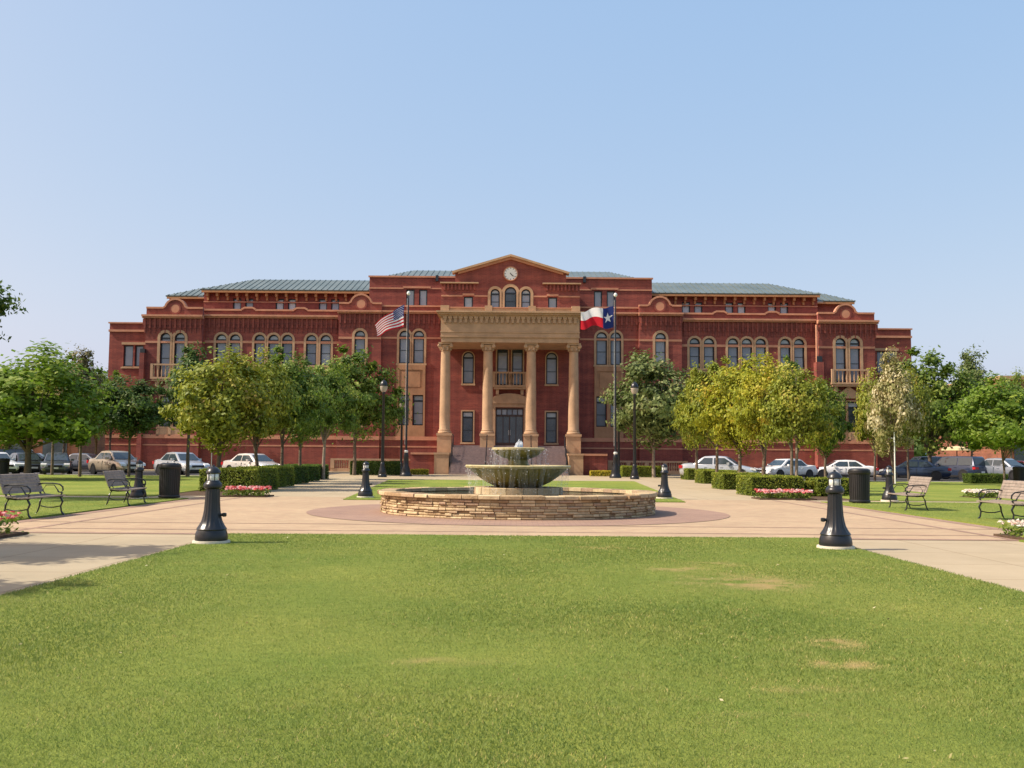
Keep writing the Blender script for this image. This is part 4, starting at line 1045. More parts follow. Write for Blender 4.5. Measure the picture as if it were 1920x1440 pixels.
# ------------------------------------------------------------------ street lamps, flagpoles
def make_lamp(label, H):
    t = thing('street_lamp', label, 'street lamp', group='tall black street lamps before the town hall')
    link('base', smooth(MB().lathe([(.30, 0), (.30, .12), (.25, .2), (.27, .26), (.2, .5), (.14, .8), (.15, .9), (.12, .95)], 24).mesh('base')), 'black_paint', t)
    link('post', smooth(MB().lathe([(.11, .95), (.075, H-1.0), (.10, H-.98), (.1, H-.9), (.06, H-.85)], 24, flute=12, depth=.08).mesh('post'), 50), 'black_paint', t)
    link('lamp_globe', smooth(MB().lathe([(.13, H-.85), (.22, H-.72), (.26, H-.5), (.2, H-.42)], 20).mesh('globe')), 'globe_glass', t)
    link('lamp_cap', smooth(MB().lathe([(.27, H-.44), (.28, H-.40), (.2, H-.2), (.1, H-.1), (.03, H-.06), (.03, H), (.005, H+.01)], 20).mesh('cap')), 'black_paint', t)
    return t
def at_x(u, Y_): p = WP(u, 880, Y_); return Vector((p.x, Y_, 0))
LP = make_lamp('tall black street lamp left of the left flagpole, by the dark clipped hedge', 6.45); LP.location = at_x(717, 65.5)
dup(LP, at_x(1190, 65.5), 0, 'tall black street lamp right of the right flagpole, in front of a tree')
a = dup(LP, at_x(752, 78.0), 0, 'black street lamp close to the left flagpole, just behind it'); a.scale = (.95, .95, .92)
a = dup(LP, at_x(1160, 78.0), 0, 'black street lamp close to the right flagpole, just behind it'); a.scale = (.95, .95, .92)
def make_pole(label):
    t = thing('flagpole', label, 'flagpole', group='two flagpoles before the portico')
    link('base', smooth(MB().lathe([(.42, 0), (.42, .1), (.36, .2), (.3, .36), (.31, .42), (.2, .75), (.17, 1.3), (.19, 1.36), (.14, 1.6), (.12, 1.64)], 28).mesh('base')), 'black_paint', t)
    link('pole', smooth(MB().lathe([(.07, 1.6), (.065, 6), (.04, 12.5), (.035, 12.6)], 16).mesh('pole')), 'flagpole_metal', t)
    link('collar', smooth(MB().lathe([(.12, 1.64), (.14, 1.68), (.14, 1.76), (.1, 1.8)], 20).mesh('collar')), 'lens_glass', t)
    link('finial', smooth(MB().lathe([(.02, 12.6), (.1, 12.66), (.13, 12.75), (.1, 12.85), (.02, 12.9)], 16).mesh('finial')), 'clock_white', t)
    m = MB().tube([(-.10, -.02, 2.2), (-.09, -.02, 12.4)], .008, 5); link('halyard', m, 'clock_white', t)
    return t
PY = 69.0
PA = make_pole('left flagpole flying the United States flag'); PA.location = at_x(761, PY)
PB = dup(PA, at_x(1154, PY), 0, 'right flagpole flying the Texas flag')
def star_in(px_, py_, cx_, cy_, r):
    dx, dy = px_-cx_, py_-cy_; d = np.hypot(dx, dy); a = (np.arctan2(dx, dy)) % (2*PI/5); a = np.abs(a-PI/5)   # 0 at notch .. PI/5 at tip
    ri = r*.382; A = PI/5-a                                                   # angle from tip
    # edge between tip (r,0) and notch (ri, PI/5)
    x1, y1, x2, y2 = r, 0, ri*math.cos(PI/5), ri*math.sin(PI/5)
    X, Y_ = d*np.cos(A), d*np.sin(A)
    return ((x2-x1)*(Y_-y1)-(y2-y1)*(X-x1)) > 0
def flag(name, label, pole, top_px, hoist, fly, kind):
    NU, NV = 170, 90
    U, V = np.meshgrid(np.linspace(0, 1, NU+1), np.linspace(0, 1, NV+1), indexing='ij')
    if kind == 'us':
        s = U; X = -(fly*.80*s+.06*np.sin(9*s+2.5*V)); Z = -V*hoist*(1-.42*s)-fly*.52*s**1.1-.05*np.sin(7*s+1)*s; Yv = .22*np.sin(7.5*s+1.5*V)*s**.6
        X = X-(1-V)*0.0+V*s*.10
    else:
        s = U; X = -(fly*.93*s+.03*np.sin(12*s)); Z = -V*hoist*(1-.24*s+.05*np.sin(9*s))-fly*.15*s+.13*np.sin(9.5*s+2.2)*s**.5; Yv = .30*np.sin(11*s+1.6*V)*s**.6
    P = np.stack([X, Yv, Z], -1).reshape(-1, 3)
    idx = np.arange((NU+1)*(NV+1)).reshape(NU+1, NV+1)
    F_ = np.stack([idx[:-1, :-1], idx[1:, :-1], idx[1:, 1:], idx[:-1, 1:]], -1).reshape(-1, 4)
    me = bpy.data.meshes.new(name); me.from_pydata(P.tolist(), [], F_.tolist()); me.update()
    uc = (np.arange(NU)+.5)/NU; vc = (np.arange(NV)+.5)/NV; Uc, Vc = np.meshgrid(uc, vc, indexing='ij')
    RED, WHT, BLU = np.array([.52, .015, .03, 1]), np.array([.80, .80, .80, 1]), np.array([.02, .035, .16, 1])
    Cc = np.zeros(Uc.shape+(4,))
    asp = fly/hoist
    if kind == 'us':
        st = (Vc*13).astype(int) % 2 == 0; Cc[st] = RED; Cc[~st] = WHT
        can = (Uc < .4) & (Vc < 7/13); Cc[can] = BLU
        for r in range(9):
            for c in range(6 if r % 2 == 0 else 5):
                cx_ = (.4/12)*(1+2*c+(r % 2)); cy_ = (7/13/10)*(r+1)
                Cc[star_in(Uc*asp, -(Vc), cx_*asp, -cy_, .031) & can] = WHT
    else:
        Cc[:] = WHT; Cc[Vc > .5] = RED; Cc[Uc < 1/3] = BLU
        Cc[star_in(Uc*asp, -Vc, asp/6, -.5, .26)] = WHT
    at = me.color_attributes.new('print', 'FLOAT_COLOR', 'CORNER')
    at.data.foreach_set('color', np.repeat(Cc.reshape(-1, 4), 4, axis=0).astype(np.float32).ravel())
    me.materials.append(MATS['flag_cloth']); smooth(me, 180)
    o = bpy.data.objects.new(name, me); COL.objects.link(o); p = WP(*top_px, PY); o.location = (p.x-.09, PY-.02, p.z)
    return tag(o, label, 'flag')
flag('flag', 'United States flag with stars and stripes drooping to the left', PA, (761, 571), 1.55, 2.55, 'us')
flag('flag', 'Texas flag with one white star on blue, white and red bars', PB, (1153, 574), 1.50, 2.5, 'tx')

# ------------------------------------------------------------------ cars
def lerp(a, b, t): return a+(b-a)*t
_cars = {}
def car_meshes(style):
    if style in _cars: return _cars[style]
    if style == 'sedan': L, Wd, belt, roof = 4.75, .90, .93, 1.45; cab = (-1.55, -.85, .45, 1.25); hood = .90; boot = 1.0
    elif style == 'coupe': L, Wd, belt, roof = 4.9, .91, .90, 1.40; cab = (-1.75, -.9, .35, 1.2); hood = .86; boot = .96
    else: L, Wd, belt, roof = 4.7, .94, 1.05, 1.75; cab = (-2.2, -1.95, .55, 1.25); hood = 1.05; boot = 1.08
    h = L/2
    # lower body: stations along x
    st = []
    for x, w, z0, z1 in ((-h, .80, .42, boot-.28), (-h+.06, .90, .34, boot-.12), (-h+.25, .97, .27, boot-.03), (-h+.6, 1, .25, boot), (-1.3, 1, .24, belt+.02), (-.3, 1, .24, belt), (.7, 1, .24, belt-.01),
                         (1.25, 1, .24, hood+.01), (h-.8, .99, .25, hood-.05), (h-.35, .95, .27, hood-.14), (h-.1, .86, .30, hood-.24), (h, .74, .38, hood-.34)):
        st.append((x, Wd*w, z0, z1))
    m = MB(); K = None
    for x, w, z0, z1 in st:
        sec = [(w*.86, z0), (w*.97, z0+.10), (w*1.0, lerp(z0, z1, .42)), (w*.985, lerp(z0, z1, .72)), (w*.94, z1-.05), (w*.84, z1), (w*.4, z1+.025), (0, z1+.03)]
        full = [(-y, z) for y, z in sec]+[(y, z) for y, z in reversed(sec[:-1])]; K = len(full)
        m.v += [(x, y, z) for y, z in full]
    for i in range(len(st)-1):
        for k in range(K-1): m.f.append((i*K+k, i*K+k+1, (i+1)*K+k+1, (i+1)*K+k))
        m.f.append((i*K+K-1, i*K, (i+1)*K, (i+1)*K+K-1))
    m.f.append(tuple(range(K))); m.f.append(tuple((len(st)-1)*K+k for k in reversed(range(K))))
    # cabin
    a, b, c, d = cab; wb, wt = Wd*.90, Wd*.68; zb = belt-.02; base = len(m.v)
    pts = {'bl': (a, wb*.92, zb), 'br': (d, wb*.92, zb), 'tl': (b, wt, roof-.03), 'tr': (c, wt, roof-.02)}
    prof = [(a, wb*.9, zb), (lerp(a, b, .85), wt*1.04, roof-.10), (b+.05, wt, roof-.03), (lerp(b, c, .5), wt*.99, roof), (c-.05, wt, roof-.03), (lerp(d, c, .9), wt*1.03, roof-.09), (d, wb*.9, zb)]
    for x, w, z in prof:
        m.v += [(x, -wb, zb), (x, -w, z-.025), (x, -w*.9, z), (x, w*.9, z), (x, w, z-.025), (x, wb, zb)]
    for i in range(len(prof)-1):
        for k in range(5): q = base+i*6+k; m.f.append((q, q+1, q+7, q+6))
    body = smooth(m.mesh('body'), 38)
    gm = {}
    def wsq(x0, z0, w0, x1, z1, w1, off):
        n = Vector((z1-z0, 0, -(x1-x0))).normalized()*off
        if n.z < 0: n = -n
        return MB().poly([(x0+n.x, -w0, z0+n.z), (x0+n.x, w0, z0+n.z), (x1+n.x, w1, z1+n.z), (x1+n.x, -w1, z1+n.z)]).mesh('glass')
    px_ = lerp(d, c, .9); gm['windscreen'] = wsq(lerp(d, px_, .10), lerp(zb, roof-.09, .10), wb*.82, lerp(d, px_, .93), lerp(zb, roof-.09, .93), wt*.9, .02)
    qx = lerp(a, b, .85); gm['rear_window'] = wsq(lerp(a, qx, .12), lerp(zb, roof-.10, .12), wb*.8, lerp(a, qx, .93), lerp(zb, roof-.10, .93), wt*.88, .02)
    sw = []
    zt = roof-.13; zz = zb+.05
    def side(x0b, x0t, x1t, x1b, s):
        yb = lambda z: s*(wb+(wt-wb)*((z-zb)/(roof-.05-zb))+.022)
        return MB().poly([(x0b, yb(zz), zz), (x1b, yb(zz), zz), (x1t, yb(zt), zt), (x0t, yb(zt), zt)]).mesh('glass')
    midx = lerp(b, c, .45)
    for s in (-1, 1):
        sw.append(side(lerp(a, b, .45) if style != 'suv' else a+.15, b+.02, midx-.04, midx-.04, s)); sw.append(side(midx+.05, midx+.05, c-.02, lerp(d, c, .28), s))
    gm['side'] = sw
    wh = MB(); 
    rad = .33 if style != 'suv' else .37
    prof_t = [(rad*.62, -.10), (rad*.93, -.11), (rad, -.07), (rad, .07), (rad*.93, .11), (rad*.62, .10)]
    tyre = smooth(MB().lathe(prof_t, 24, cap=False).mesh('tyre')); rim = MB().lathe([(rad*.64, -.09), (rad*.64, .09)], 20)
    rimm = MB(); 
    rimm.lathe([(rad*.66, -.085), (rad*.60, -.095), (rad*.5, -.07), (.08, -.07), (.06, -.09)], 20); rimm.lathe([(rad*.66, .085), (rad*.60, .095), (rad*.5, .07), (.08, .07), (.06, .09)], 20)
    rim = smooth(rimm.mesh('rim'))
    archm = MB().lathe([(rad+.04, -.02), (rad+.04, .014)], 24).mesh('arch')
    _cars[style] = dict(L=L, W=Wd, body=body, gm=gm, tyre=tyre, rim=rim, arch=archm, rad=rad, hood=hood, boot=boot, belt=belt, roof=roof)
    return _cars[style]
def car(p, ang, style, paint, label, z=0.0):
    c = car_meshes(style); t = thing('parked_car', label, 'car', (p[0], p[1], z), R(ang), 'cars parked along the street')
    b = link('body', c['body'], paint, t)
    link('windscreen', c['gm']['windscreen'], 'car_glass', t); link('rear_window', c['gm']['rear_window'], 'car_glass', t)
    for s in c['gm']['side']: link('side_window', s, 'car_glass', t)
    h = c['L']/2
    for x in (-h+.98, h-.92):
        for s in (-1, 1):
            w = link('wheel', c['tyre'], 'tyre', t, (x, s*(c['W']-.10), c['rad'])); w.rotation_euler = (PI/2, 0, 0); link('rim', c['rim'], 'rim_metal', w)
            a = link('wheel_arch', c['arch'], 'trim_dark', t, (x, s*(c['W']-.012), c['rad']+.01)); a.rotation_euler = (PI/2, 0, 0)
    hz = c['hood']-.22; bz_ = c['boot']-.2
    for s in (-1, 1):
        link('headlight', MB().prism([(h-.32, hz-.02), (h-.03, hz-.10), (h-.05, hz+.02), (h-.33, hz+.10)], *sorted((s*.50, s*c['W']*.94))), 'lamp_clear', t)
        link('taillight', MB().box(-h-.005, -h+.22, *sorted((s*.5, s*c['W']*.97)), bz_-.10, bz_+.08), 'lamp_red', t)
        link('mirror', MB().box(.62, .78, *sorted((s*(c['W']-.02), s*(c['W']+.16))), c['belt'], c['belt']+.13), paint, t)
        link('sill', MB().box(-.95, 1.0, *sorted((s*(c['W']-.1), s*(c['W']+.004))), .22, .33), 'trim_dark', t)
        link('door_seam', MB().box(-.12, -.10, *sorted((s*(c['W']-.05), s*(c['W']+.006))), .36, c['belt']-.08), 'trim_dark', t)
        for xx in (-.35, .62): link('door_handle', MB().box(xx-.45, xx-.28, *sorted((s*(c['W']-.05), s*(c['W']+.012))), c['belt']-.17, c['belt']-.13), paint, t)
    link('grille', MB().box(h-.06, h+.012, -.42, .42, hz-.16, hz-.02), 'trim_dark', t); link('bumper_intake', MB().box(h-.1, h+.010, -.55, .55, .30, .40), 'trim_dark', t)
    link('number_plate', MB().box(h+.012, h+.022, -.2, .2, .42, .53), 'plate', t); link('number_plate', MB().box(-h-.02, -h+.05, -.2, .2, .52, .64), 'plate', t)
    link('underside', MB().box(-h+.2, h-.2, -c['W']*.85, c['W']*.85, .16, .3), 'trim_dark', t)
    return t
def cx_at(u, Y_): return (WP(u, 885, Y_).x, Y_)
car(cx_at(-12, 64.5), -45, 'sedan', 'paint_white', 'white car cut off by the left edge of the photo')
car(cx_at(46, 66.5), -50, 'sedan', 'paint_black', 'black car behind the leftmost green tree trunk', -.02)
car(cx_at(106, 65.8), -68, 'sedan', 'paint_slate', 'dark slate car facing the lawn, left of the tan car', -.02)
car(cx_at(217, 66.0), -42, 'sedan', 'paint_tan', 'tan car parked at an angle, between slate and silver cars', -.02).scale = (1, 1, 1.12)
car(cx_at(339, 66.5), -45, 'sedan', 'paint_silver', 'silver sedan parked behind the left litter bin', -.02).scale = (1, 1, 1.08)
car(cx_at(474, 67.5), -38, 'sedan', 'paint_pearl', 'pearl sedan partly hidden by the left hedges', -.02).scale = (1, 1, 1.05)
car(cx_at(1349, 65.5), -22, 'sedan', 'paint_silver', 'pale silver sedan behind the right hedges', -.02).scale = (1.05, 1, 1.1)
car(cx_at(1474, 71.5), -150, 'sedan', 'paint_white', 'white sedan between the silver sedan and the white coupe', -.02)
car(cx_at(1578, 74.0), 174, 'coupe', 'paint_white', 'white coupe seen side-on behind the right front bollard light', -.02)
car(cx_at(1714, 71), 160, 'sedan', 'paint_navy', 'dark blue sedan with red tail light behind the far right bench', -.02)
car(cx_at(1790, 75), 120, 'suv', 'paint_navy', 'dark blue off-road car right of the blue sedan', -.02)
car(cx_at(1733, 82), 185, 'suv', 'paint_slate', 'dark grey off-road car in the second row on the right', -.02)
car(cx_at(1842, 77), -130, 'sedan', 'paint_blue', 'mid blue car under the bright green tree', -.02)
car(cx_at(1880, 73), -62, 'sedan', 'paint_grey', 'grey car near the right edge', -.02).scale = (1, 1, 1.12)
car(cx_at(1918, 80), -60, 'sedan', 'paint_red', 'red car cut off by the right edge of the photo', -.02)
car(cx_at(160, 80), -10, 'sedan', 'paint_slate', 'grey vehicle in the far row behind the tan car', -.02)
car(cx_at(60, 79), 10, 'sedan', 'paint_slate', 'grey car in the far row at the left', -.02)
car(cx_at(8, 80), 200, 'suv', 'paint_black', 'black vehicle in the far row at the left edge', -.02)
m = MB()
for sx in (-1, 1):
    for k in range(14): 
        x = sx*(16+k*3.2); m.poly([(x, 63.3, -.016), (x+.1, 63.3, -.016), (x+.1+3.6, 68.5, -.016), (x+3.6, 68.5, -.016)])
link('parking_lines', m, 'white_line', kind='structure')

# ------------------------------------------------------------------ trees
def crown_mesh(seed, n_leaf=9500, leaf=.044, conical=.25, ncl=95):
    r_ = np.random.default_rng(seed)
    d = r_.normal(size=(ncl, 3)); d /= np.linalg.norm(d, axis=1, keepdims=True)
    rad = .30+.68*r_.random(ncl)**.6
    lump = 1+.20*np.sin(3*np.arctan2(d[:, 1], d[:, 0])+seed)*np.cos(2.5*d[:, 2]+seed)+r_.normal(0, .07, ncl)
    c = d*(rad*lump)[:, None]
    c[:, 2] = np.where(c[:, 2] < 0, c[:, 2]*.9, c[:, 2]*1.05)
    taper = 1-conical*(c[:, 2]+.2); c[:, :2] *= taper[:, None]
    k = r_.integers(0, ncl, n_leaf); sg = .055+.12*r_.random(ncl)**1.5
    P = c[k]+r_.normal(size=(n_leaf, 3))*(sg[k])[:, None]*np.array([1, 1, .75])
    nr = P-c[k]*.55+r_.normal(size=(n_leaf, 3))*.22+np.array([0, 0, .12]); nr /= np.linalg.norm(nr, axis=1, keepdims=True)
    V = leaf_quads(P, nr, leaf, r_)
    cl = r_.random(ncl)
    t = np.clip(.62*cl[k]+.45*r_.random(n_leaf)-.04, 0, 1)
    me = np_mesh('crown', V, 4, t); return me, c
CR = [crown_mesh(s, conical=cn, n_leaf=nl) for s, cn, nl in ((1, .15, 13500), (2, .30, 13000), (3, .1, 13500), (4, .45, 12000), (5, .25, 12000))]
TR = {}
def trunk_mesh(vi, H, zb, rx, rz_, rt, seed):
    r_ = random.Random(seed); m = MB(); ctr = zb+rz_
    j = lambda s: r_.uniform(-s, s)
    spine = [(0, 0, -.1), (j(.04), j(.04), zb*.5), (j(.08), j(.08), zb), (j(.15), j(.15), ctr*.9), (j(.2), j(.2), H*.93)]
    m.tube(spine, [rt*1.3, rt, rt*.85, rt*.6, rt*.15], 9)
    c = CR[vi][1]
    for k in range(13):
        q = c[(k*7+seed) % len(c)]; tgt = Vector((q[0]*rx*.9, q[1]*rx*.9, ctr+q[2]*rz_*.9)); s0 = Vector((0, 0, min(zb*r_.uniform(.8, 1.3), tgt.z-.1)))
        mid = s0.lerp(tgt, .5)+Vector((j(.15), j(.15), .1)); m.tube([s0, mid, tgt], [rt*.45, rt*.28, rt*.08], 5)
    return smooth(m.mesh('trunk'), 60)
def tree(name, label, X, Y_, H, zb, rx, mat, vi, seed, rt=.09, bark='bark', group='young trees around the town square', ry=None):
    t = thing(name, label, 'tree', (X, Y_, 0), group=group)
    rz_ = (H-zb)/2
    link('trunk', trunk_mesh(vi, H, zb+.15, rx, rz_, rt, seed), bark, t)
    cme = CR[vi][0]; c = link('crown', cme, mat, t, (0, 0, zb+rz_)); s = 1.0
    c.scale = (rx*s, (ry or rx)*s, rz_*s); c.rotation_euler = (0, 0, seed*1.7)
    return t
def tree_px(name, label, u, Y_, vt, vb, hw, mat, vi, seed, **k):
    vb += 7; hw *= 1.10
    X = WP(u, 880, Y_).x; H = WP(u, vt, Y_).z; zb = WP(u, vb, Y_).z; rx = hw/F*Y_
    return tree(name, label, X, Y_, H, zb, rx, mat, vi, seed, **k)
T = tree_px
# row of the left walk
T('oak_tree', 'yellowing tree behind the left front bollard light, nearest of the left row', 410, 39.0, 662, 838, 92, 'leaf_olive', 0, 1, rt=.09)
T('oak_tree', 'green tree second in the row along the left walk', 480, 43.5, 672, 832, 66, 'leaf_olive', 1, 2, rt=.08)
T('oak_tree', 'green tree third in the row along the left walk', 529, 48.5, 668, 828, 66, 'leaf_green', 2, 3, rt=.08)
T('oak_tree', 'dark leafed tree fourth in the row along the left walk', 563, 52.5, 690, 822, 52, 'leaf_green', 0, 4, rt=.08)
T('oak_tree', 'dark leafed tree fifth in the row along the left walk', 606, 58, 678, 820, 56, 'leaf_green', 4, 5, rt=.09, bark='bark_pale')
T('oak_tree', 'broad green tree before the brick wall beside the left street lamp', 664, 71.5, 666, 824, 76, 'leaf_green', 2, 6, rt=.12)
T('oak_tree', 'blue green tree behind the yellowing tree, before the left wing', 352, 62, 660, 800, 60, 'leaf_dark', 3, 7, rt=.1)
T('oak_tree', 'small dark green tree between tan and silver cars', 242, 60, 712, 812, 62, 'leaf_dark', 0, 8, rt=.07)
T('oak_tree', 'brownish tree left of the town hall end wing', 150, 59.0, 668, 815, 50, 'leaf_brownish', 3, 9, rt=.08)
T('elm_tree', 'big bright green tree with dark trunk on the left lawn', 52, 52.0, 662, 848, 132, 'leaf_bright', 1, 10, rt=.17)
T('elm_tree', 'green tree behind the big bright tree, against the sky at left', 118, 70, 680, 820, 70, 'leaf_green', 2, 11, rt=.1)
T('elm_tree', 'pale green tree at the far left behind the cars', 15, 84, 690, 830, 80, 'leaf_green', 0, 12, rt=.1)
T('elm_tree', 'distant green tree touching the left corner of the town hall', 178, 95, 690, 830, 48, 'leaf_dark', 4, 13, rt=.1)
T('elm_tree', 'mid green tree filling the gap behind the slate car', 98, 63, 676, 815, 48, 'leaf_olive', 4, 41, rt=.08)
T('elm_tree', 'soft green tree just left of the end wing, behind the tan car', 205, 76, 706, 815, 44, 'leaf_green', 2, 42, rt=.08)
# right side
T('oak_tree', 'sage green tree right of the portico behind the right street lamp', 1226, 71.5, 664, 830, 84, 'leaf_sage', 0, 14, rt=.11, bark='bark_pale')
T('oak_tree', 'yellow green tree, fourth in the row along the right walk, farthest from the plaza', 1343, 52.0, 686, 836, 58, 'leaf_olive', 2, 15, rt=.08)
T('oak_tree', 'golden yellow tree, third in the row along the right walk', 1388, 47.0, 672, 838, 72, 'leaf_yellow', 0, 16, rt=.085)
T('oak_tree', 'golden yellow tree, second in the row along the right walk', 1432, 42.5, 680, 836, 52, 'leaf_yellow', 1, 17, rt=.08)
T('oak_tree', 'slim yellow green tree with pale trunk beside the right flower bed', 1495, 38.5, 684, 845, 62, 'leaf_olive', 4, 18, rt=.06, bark='bark_pale')
T('oak_tree', 'green tree behind the yellow row before the right wing', 1306, 60, 700, 838, 34, 'leaf_olive', 3, 19, rt=.09)
T('oak_tree', 'green tree before the right wing, behind the slim pale trunk', 1484, 62, 682, 828, 36, 'leaf_green', 2, 20, rt=.09)
T('oak_tree', 'dark green tree left of the right balcony', 1548, 64, 712, 845, 44, 'leaf_green', 0, 21, rt=.08)
T('dogwood_tree', 'young tree with pale dried cream leaves, tied to a white stake', 1674, 57, 674, 850, 49, 'leaf_pale', 3, 22, rt=.06, ry=1.5)
T('oak_tree', 'green tree behind the cream tree, right of the balcony', 1640, 66, 706, 835, 36, 'leaf_olive', 1, 23, rt=.07)
T('elm_tree', 'large green tree right of the town hall behind the blue cars', 1745, 78, 670, 850, 84, 'leaf_green', 2, 24, rt=.16)
T('elm_tree', 'tall spiky green tree against the sky at right', 1822, 92, 672, 840, 52, 'leaf_sage', 3, 25, rt=.1)
T('elm_tree', 'bright green tree with thin trunk on the right lawn', 1882, 54.0, 716, 852, 84, 'leaf_bright', 1, 26, rt=.055)
T('elm_tree', 'olive green tree between the cream tree and the large green tree', 1704, 68, 690, 838, 40, 'leaf_olive', 4, 43, rt=.08)
T('elm_tree', 'distant tree at the right edge', 1895, 100, 700, 850, 40, 'leaf_green', 4, 27, rt=.12)
# trees standing left of the frame; their tips and shadows show
tree('elm_tree', 'tree whose branch tips show at the left edge, high up', -17.95, 30.0, 7.7, 4.2, 2.6, 'leaf_dark', 0, 31, rt=.1)
tree('elm_tree', 'tree just outside the left edge shading the walk', -10.4, 13.1, 5.3, 2.3, 1.75, 'leaf_bright', 0, 32, rt=.1)
tree('elm_tree', 'tree outside the left edge shading the near end of the walk', -9.9, 9.2, 5.0, 2.4, 1.45, 'leaf_bright', 2, 33, rt=.1)
# belt of woodland far behind, both sides
def woods():
    r_ = np.random.default_rng(5); Ps = []; Ts = []; Nn = []
    for k in range(64):
        sx = -1 if k % 2 else 1; X = sx*r_.uniform(52, 210); Yc = r_.uniform(150, 260); rx = r_.uniform(4, 8); rzz = r_.uniform(2.2, 3.6)
        n = 1100; d = r_.normal(size=(n, 3)); d /= np.linalg.norm(d, axis=1, keepdims=True)
        P = d*(.75+.3*r_.random((n, 1)))*np.array([rx, rx, rzz])+np.array([X, Yc, rzz*.9]); Ps.append(P); Nn.append(d); Ts.append(np.clip(r_.normal(.4, .2, n), 0, 1))
    P = np.concatenate(Ps); me = np_mesh('woods', leaf_quads(P, np.concatenate(Nn), .55, r_), 4, np.concatenate(Ts)); link('woods', me, 'leaf_dark', kind='stuff')
woods()
link('tree_stake', MB().tube([(0, 0, 0), (0, 0, 3.0)], .035, 6).tube([(0, .03, 2.6), (-.3, .2, 2.65)], .012, 5), 'clock_white', None, at_x(1678, 56.2))
tag(bpy.data.objects['tree_stake'], 'white wooden stake beside the cream leaved tree', 'stake')

# ------------------------------------------------------------------ hedges and flowers
def hedge_mesh(sx, sy, sz, seed, dens=950, leaf=.032):
    r_ = np.random.default_rng(seed); Ps = []; Ns = []
    for ax, sg, ar in ((0, 1, sy*sz), (0, -1, sy*sz), (1, 1, sx*sz), (1, -1, sx*sz), (2, 1, sx*sy)):
        n = int(ar*dens); p = (r_.random((n, 3))-.5)*np.array([sx, sy, sz]); p[:, ax] = sg*np.array([sx, sy, sz])[ax]/2+r_.normal(0, .022, n)-.02*sg
        nn = r_.normal(size=(n, 3))*.55; nn[:, ax] += sg; nn[:, 2] += .2; nn /= np.linalg.norm(nn, axis=1, keepdims=True); Ps.append(p); Ns.append(nn)
    P = np.concatenate(Ps); P[:, 2] += sz/2
    bump = .05*(vnoise(P[:, 0]+20, P[:, 1]+P[:, 2]*.7+20, .45, seed)-.5); P += bump[:, None]*np.sign(P)
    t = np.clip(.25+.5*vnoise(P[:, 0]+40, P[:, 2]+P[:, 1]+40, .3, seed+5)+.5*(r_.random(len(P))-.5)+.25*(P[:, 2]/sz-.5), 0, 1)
    return np_mesh('leaves', leaf_quads(P, np.concatenate(Ns), leaf, r_), 4, t)
_hd = {}
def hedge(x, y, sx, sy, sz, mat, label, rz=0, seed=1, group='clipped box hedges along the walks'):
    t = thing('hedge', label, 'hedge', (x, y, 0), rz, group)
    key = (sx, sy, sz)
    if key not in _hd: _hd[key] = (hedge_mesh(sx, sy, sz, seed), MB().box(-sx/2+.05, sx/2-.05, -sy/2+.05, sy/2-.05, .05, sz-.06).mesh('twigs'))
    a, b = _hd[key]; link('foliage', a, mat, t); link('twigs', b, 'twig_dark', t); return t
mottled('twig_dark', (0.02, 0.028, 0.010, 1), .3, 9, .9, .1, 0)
names = ['nearest', 'second', 'third', 'fourth', 'fifth', 'farthest']
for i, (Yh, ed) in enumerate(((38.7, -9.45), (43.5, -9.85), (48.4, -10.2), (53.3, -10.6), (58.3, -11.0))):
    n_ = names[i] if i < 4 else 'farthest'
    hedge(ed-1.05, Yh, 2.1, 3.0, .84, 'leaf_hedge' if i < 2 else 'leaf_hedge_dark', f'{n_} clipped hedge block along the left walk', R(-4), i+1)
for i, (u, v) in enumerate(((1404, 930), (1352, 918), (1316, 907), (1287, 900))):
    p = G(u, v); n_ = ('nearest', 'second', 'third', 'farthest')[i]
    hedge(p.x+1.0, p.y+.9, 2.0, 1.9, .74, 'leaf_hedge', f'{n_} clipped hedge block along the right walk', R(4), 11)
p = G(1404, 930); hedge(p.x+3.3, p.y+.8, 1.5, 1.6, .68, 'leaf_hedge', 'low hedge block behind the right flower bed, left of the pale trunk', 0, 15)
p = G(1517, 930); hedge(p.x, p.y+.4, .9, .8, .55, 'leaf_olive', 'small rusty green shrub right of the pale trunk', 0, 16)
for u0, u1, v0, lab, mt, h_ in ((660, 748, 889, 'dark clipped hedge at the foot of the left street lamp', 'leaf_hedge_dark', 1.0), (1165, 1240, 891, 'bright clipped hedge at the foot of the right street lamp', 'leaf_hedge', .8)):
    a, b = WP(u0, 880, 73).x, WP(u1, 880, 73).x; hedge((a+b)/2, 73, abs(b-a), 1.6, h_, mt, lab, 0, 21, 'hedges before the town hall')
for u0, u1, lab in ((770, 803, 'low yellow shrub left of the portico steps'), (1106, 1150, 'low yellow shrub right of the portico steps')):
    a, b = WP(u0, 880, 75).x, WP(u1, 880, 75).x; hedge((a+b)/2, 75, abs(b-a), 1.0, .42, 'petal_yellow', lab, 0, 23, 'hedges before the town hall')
p0, p1 = WP(1812, 880, 60).x, WP(1880, 880, 60).x; hedge((p0+p1)/2, 60, p1-p0, 1.2, .6, 'leaf_hedge_dark', 'rough low shrub on the right lawn before the silver car', 0, 25)
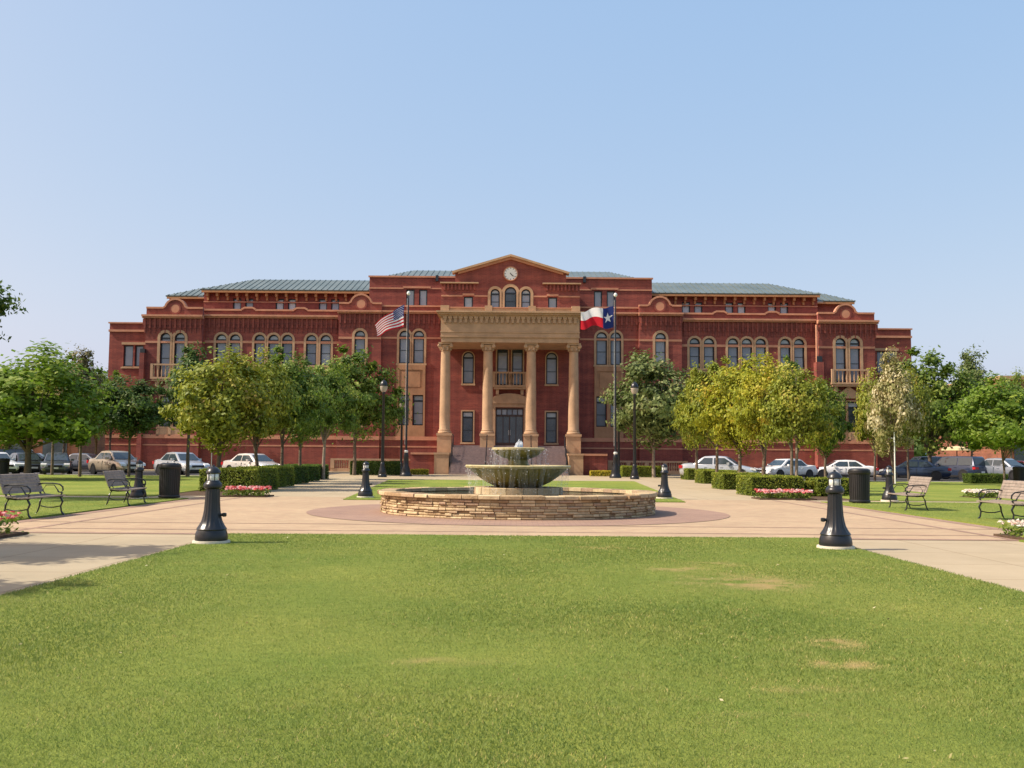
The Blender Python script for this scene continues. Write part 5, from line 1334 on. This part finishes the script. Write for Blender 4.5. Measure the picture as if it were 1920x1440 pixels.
def flowers(x, y, sx, sy, h, petal, label, seed, dens=95, psz=.032):
    r_ = np.random.default_rng(seed); t = thing('flower_bed', label, 'flower bed', (x, y, 0), group='flower beds at the plaza corners')
    n = int(sx*sy*dens*6); P = (r_.random((n, 3))-.5)*np.array([sx, sy, 0]); P[:, 2] = h*.75*r_.random(n)
    nn = r_.normal(size=(n, 3))*.6+np.array([0, 0, .8]); nn /= np.linalg.norm(nn, axis=1, keepdims=True)
    link('foliage', np_mesh('foliage', leaf_quads(P, nn, .045, r_), 4, r_.random(n)), 'leaf_green', t, kind='stuff')
    n2 = int(sx*sy*dens); C = (r_.random((n2, 3))-.5)*np.array([sx, sy, 0]); C[:, 2] = h*(.75+.3*r_.random(n2)); tt = np.clip(vnoise(C[:, 0]+30, C[:, 1]+30, .35, seed)*.6+.5*r_.random(n2), 0, 1)
    k = 6; PP = np.repeat(C, k, 0); ang = np.tile(np.arange(k)*2*PI/k, n2); off = np.stack([np.cos(ang), np.sin(ang), np.full(len(ang), .0)], 1)*psz*.8
    nn = off/psz*.8+np.array([0, 0, .7])+r_.normal(size=off.shape)*.2; nn /= np.linalg.norm(nn, axis=1, keepdims=True)
    link('blossoms', np_mesh('blossoms', leaf_quads(PP+off, nn, psz, r_), 4, np.repeat(tt, k)), petal, t, kind='stuff')
    link('bed_soil', MB().box(-sx/2-.05, sx/2+.05, -sy/2-.05, sy/2+.05, -.02, .045), 'soil', t)
flowers(-9.3, 16.15, 2.3, 1.3, .38, 'petal_warm', 'red and pink flower bed at the left edge beside the bench', 3)
flowers(9.75, 17.5, 1.9, 1.3, .30, 'petal_white', 'white flower bed at the right edge beside the walk', 4)
a, b = G(416, 932), G(500, 932); flowers((a.x+b.x)/2, a.y+.5, b.x-a.x, 1.1, .32, 'petal_warm', 'pink and red flower bed in front of the left hedges', 5, psz=.045)
a, b = G(1426, 937), G(1522, 937); flowers((a.x+b.x)/2, a.y+.5, b.x-a.x, 1.1, .32, 'petal_warm', 'pink and red flower bed in front of the right hedges', 6, psz=.045)
a, b = G(1826, 935), G(1884, 935); flowers((a.x+b.x)/2, a.y+.5, b.x-a.x, 1.0, .30, 'petal_white', 'white flower bed on the right lawn behind the far bench', 7, psz=.045)

# ------------------------------------------------------------------ small things and far buildings
for u, v, lab in ((1391, 887, 'small grey plaque on a post among the right hedges'), (1442, 893, 'small grey plaque by the slim pale trunk')):
    Yq = 46 if u < 1400 else 41; p = WP(u, v, Yq)
    t = thing('plaque', lab, 'plaque', (p.x, Yq, 0)); link('post', MB().box(-.04, .04, -.03, .03, 0, p.z+.02), 'trim_dark', t)
    link('plate', MB().prism([(-.22, p.z), (.22, p.z), (.22, p.z+.05), (-.22, p.z+.05)], -.16, .1), 'sign_face', t)
t = thing('street_sign', 'small round white sign on a thin post behind the left front bollard light', 'sign', at_x(396, 62))
link('post', MB().tube([(0, 0, 0), (0, 0, 2.3)], .03, 6), 'rim_metal', t); o = link('sign_plate', MB().lathe([(.22, -.01), (.22, .01)], 20), 'clock_white', t, (0, -.04, 2.12)); o.rotation_euler = (PI/2, 0, 0)
FB = thing('shop_building', 'low reddish shop building beyond the trees at the right edge', 'building', (0, 0, 0), group='shops along the far street')
x0 = WP(1878, 720, 115).x; zt = WP(1900, 712, 115).z
link('wall', MB().box(x0, x0+30, 115, 135, 0, zt), 'brick_far', FB); link('coping', MB().box(x0-.3, x0+30.3, 114.7, 135.3, zt, zt+.45), 'stone', FB)
for k in range(7):
    link('window', MB().box(x0+1.5+k*4, x0+3.6+k*4, 114.9, 114.99, zt-4.2, zt-2.0), 'pane_dark', FB); link('window', MB().box(x0+1.2+k*4, x0+4.0+k*4, 114.9, 114.99, .6, 3.4), 'pane_dark', FB)
link('awning', MB().prism([(0, 0), (1, 0), (1, 1), (0, 1)], 0, 1), 'awning', FB).matrix_local = Matrix.Translation((x0, 113.3, 3.5)) @ Matrix.Diagonal((28, 1.6, .5, 1))
FC = thing('shop_building', 'low pale shop building beyond the cars at the left', 'building', (0, 0, 0), group='shops along the far street')
x1 = WP(196, 720, 125).x
link('wall', MB().box(x1-60, x1-3, 125, 145, 0, 5.2), 'brick_far', FC); link('coping', MB().box(x1-60.3, x1-2.7, 124.7, 145.3, 5.2, 5.6), 'stone', FC)
for k in range(12): link('window', MB().box(x1-58+k*4.6, x1-55+k*4.6, 124.9, 124.99, .8, 3.4), 'pane_dark', FC)
t = thing('market_umbrella', 'cream canopy beyond the blue cars on the right', 'canopy', at_x(1795, 88)); zc_ = WP(1795, 838, 88).z
link('canopy', MB().lathe([(1.35, zc_-.32), (1.3, zc_-.1), (.6, zc_), (.05, zc_+.08)], 10), 'awning', t); link('pole', MB().tube([(0, 0, 0), (0, 0, zc_)], .04, 6), 'trim_dark', t)
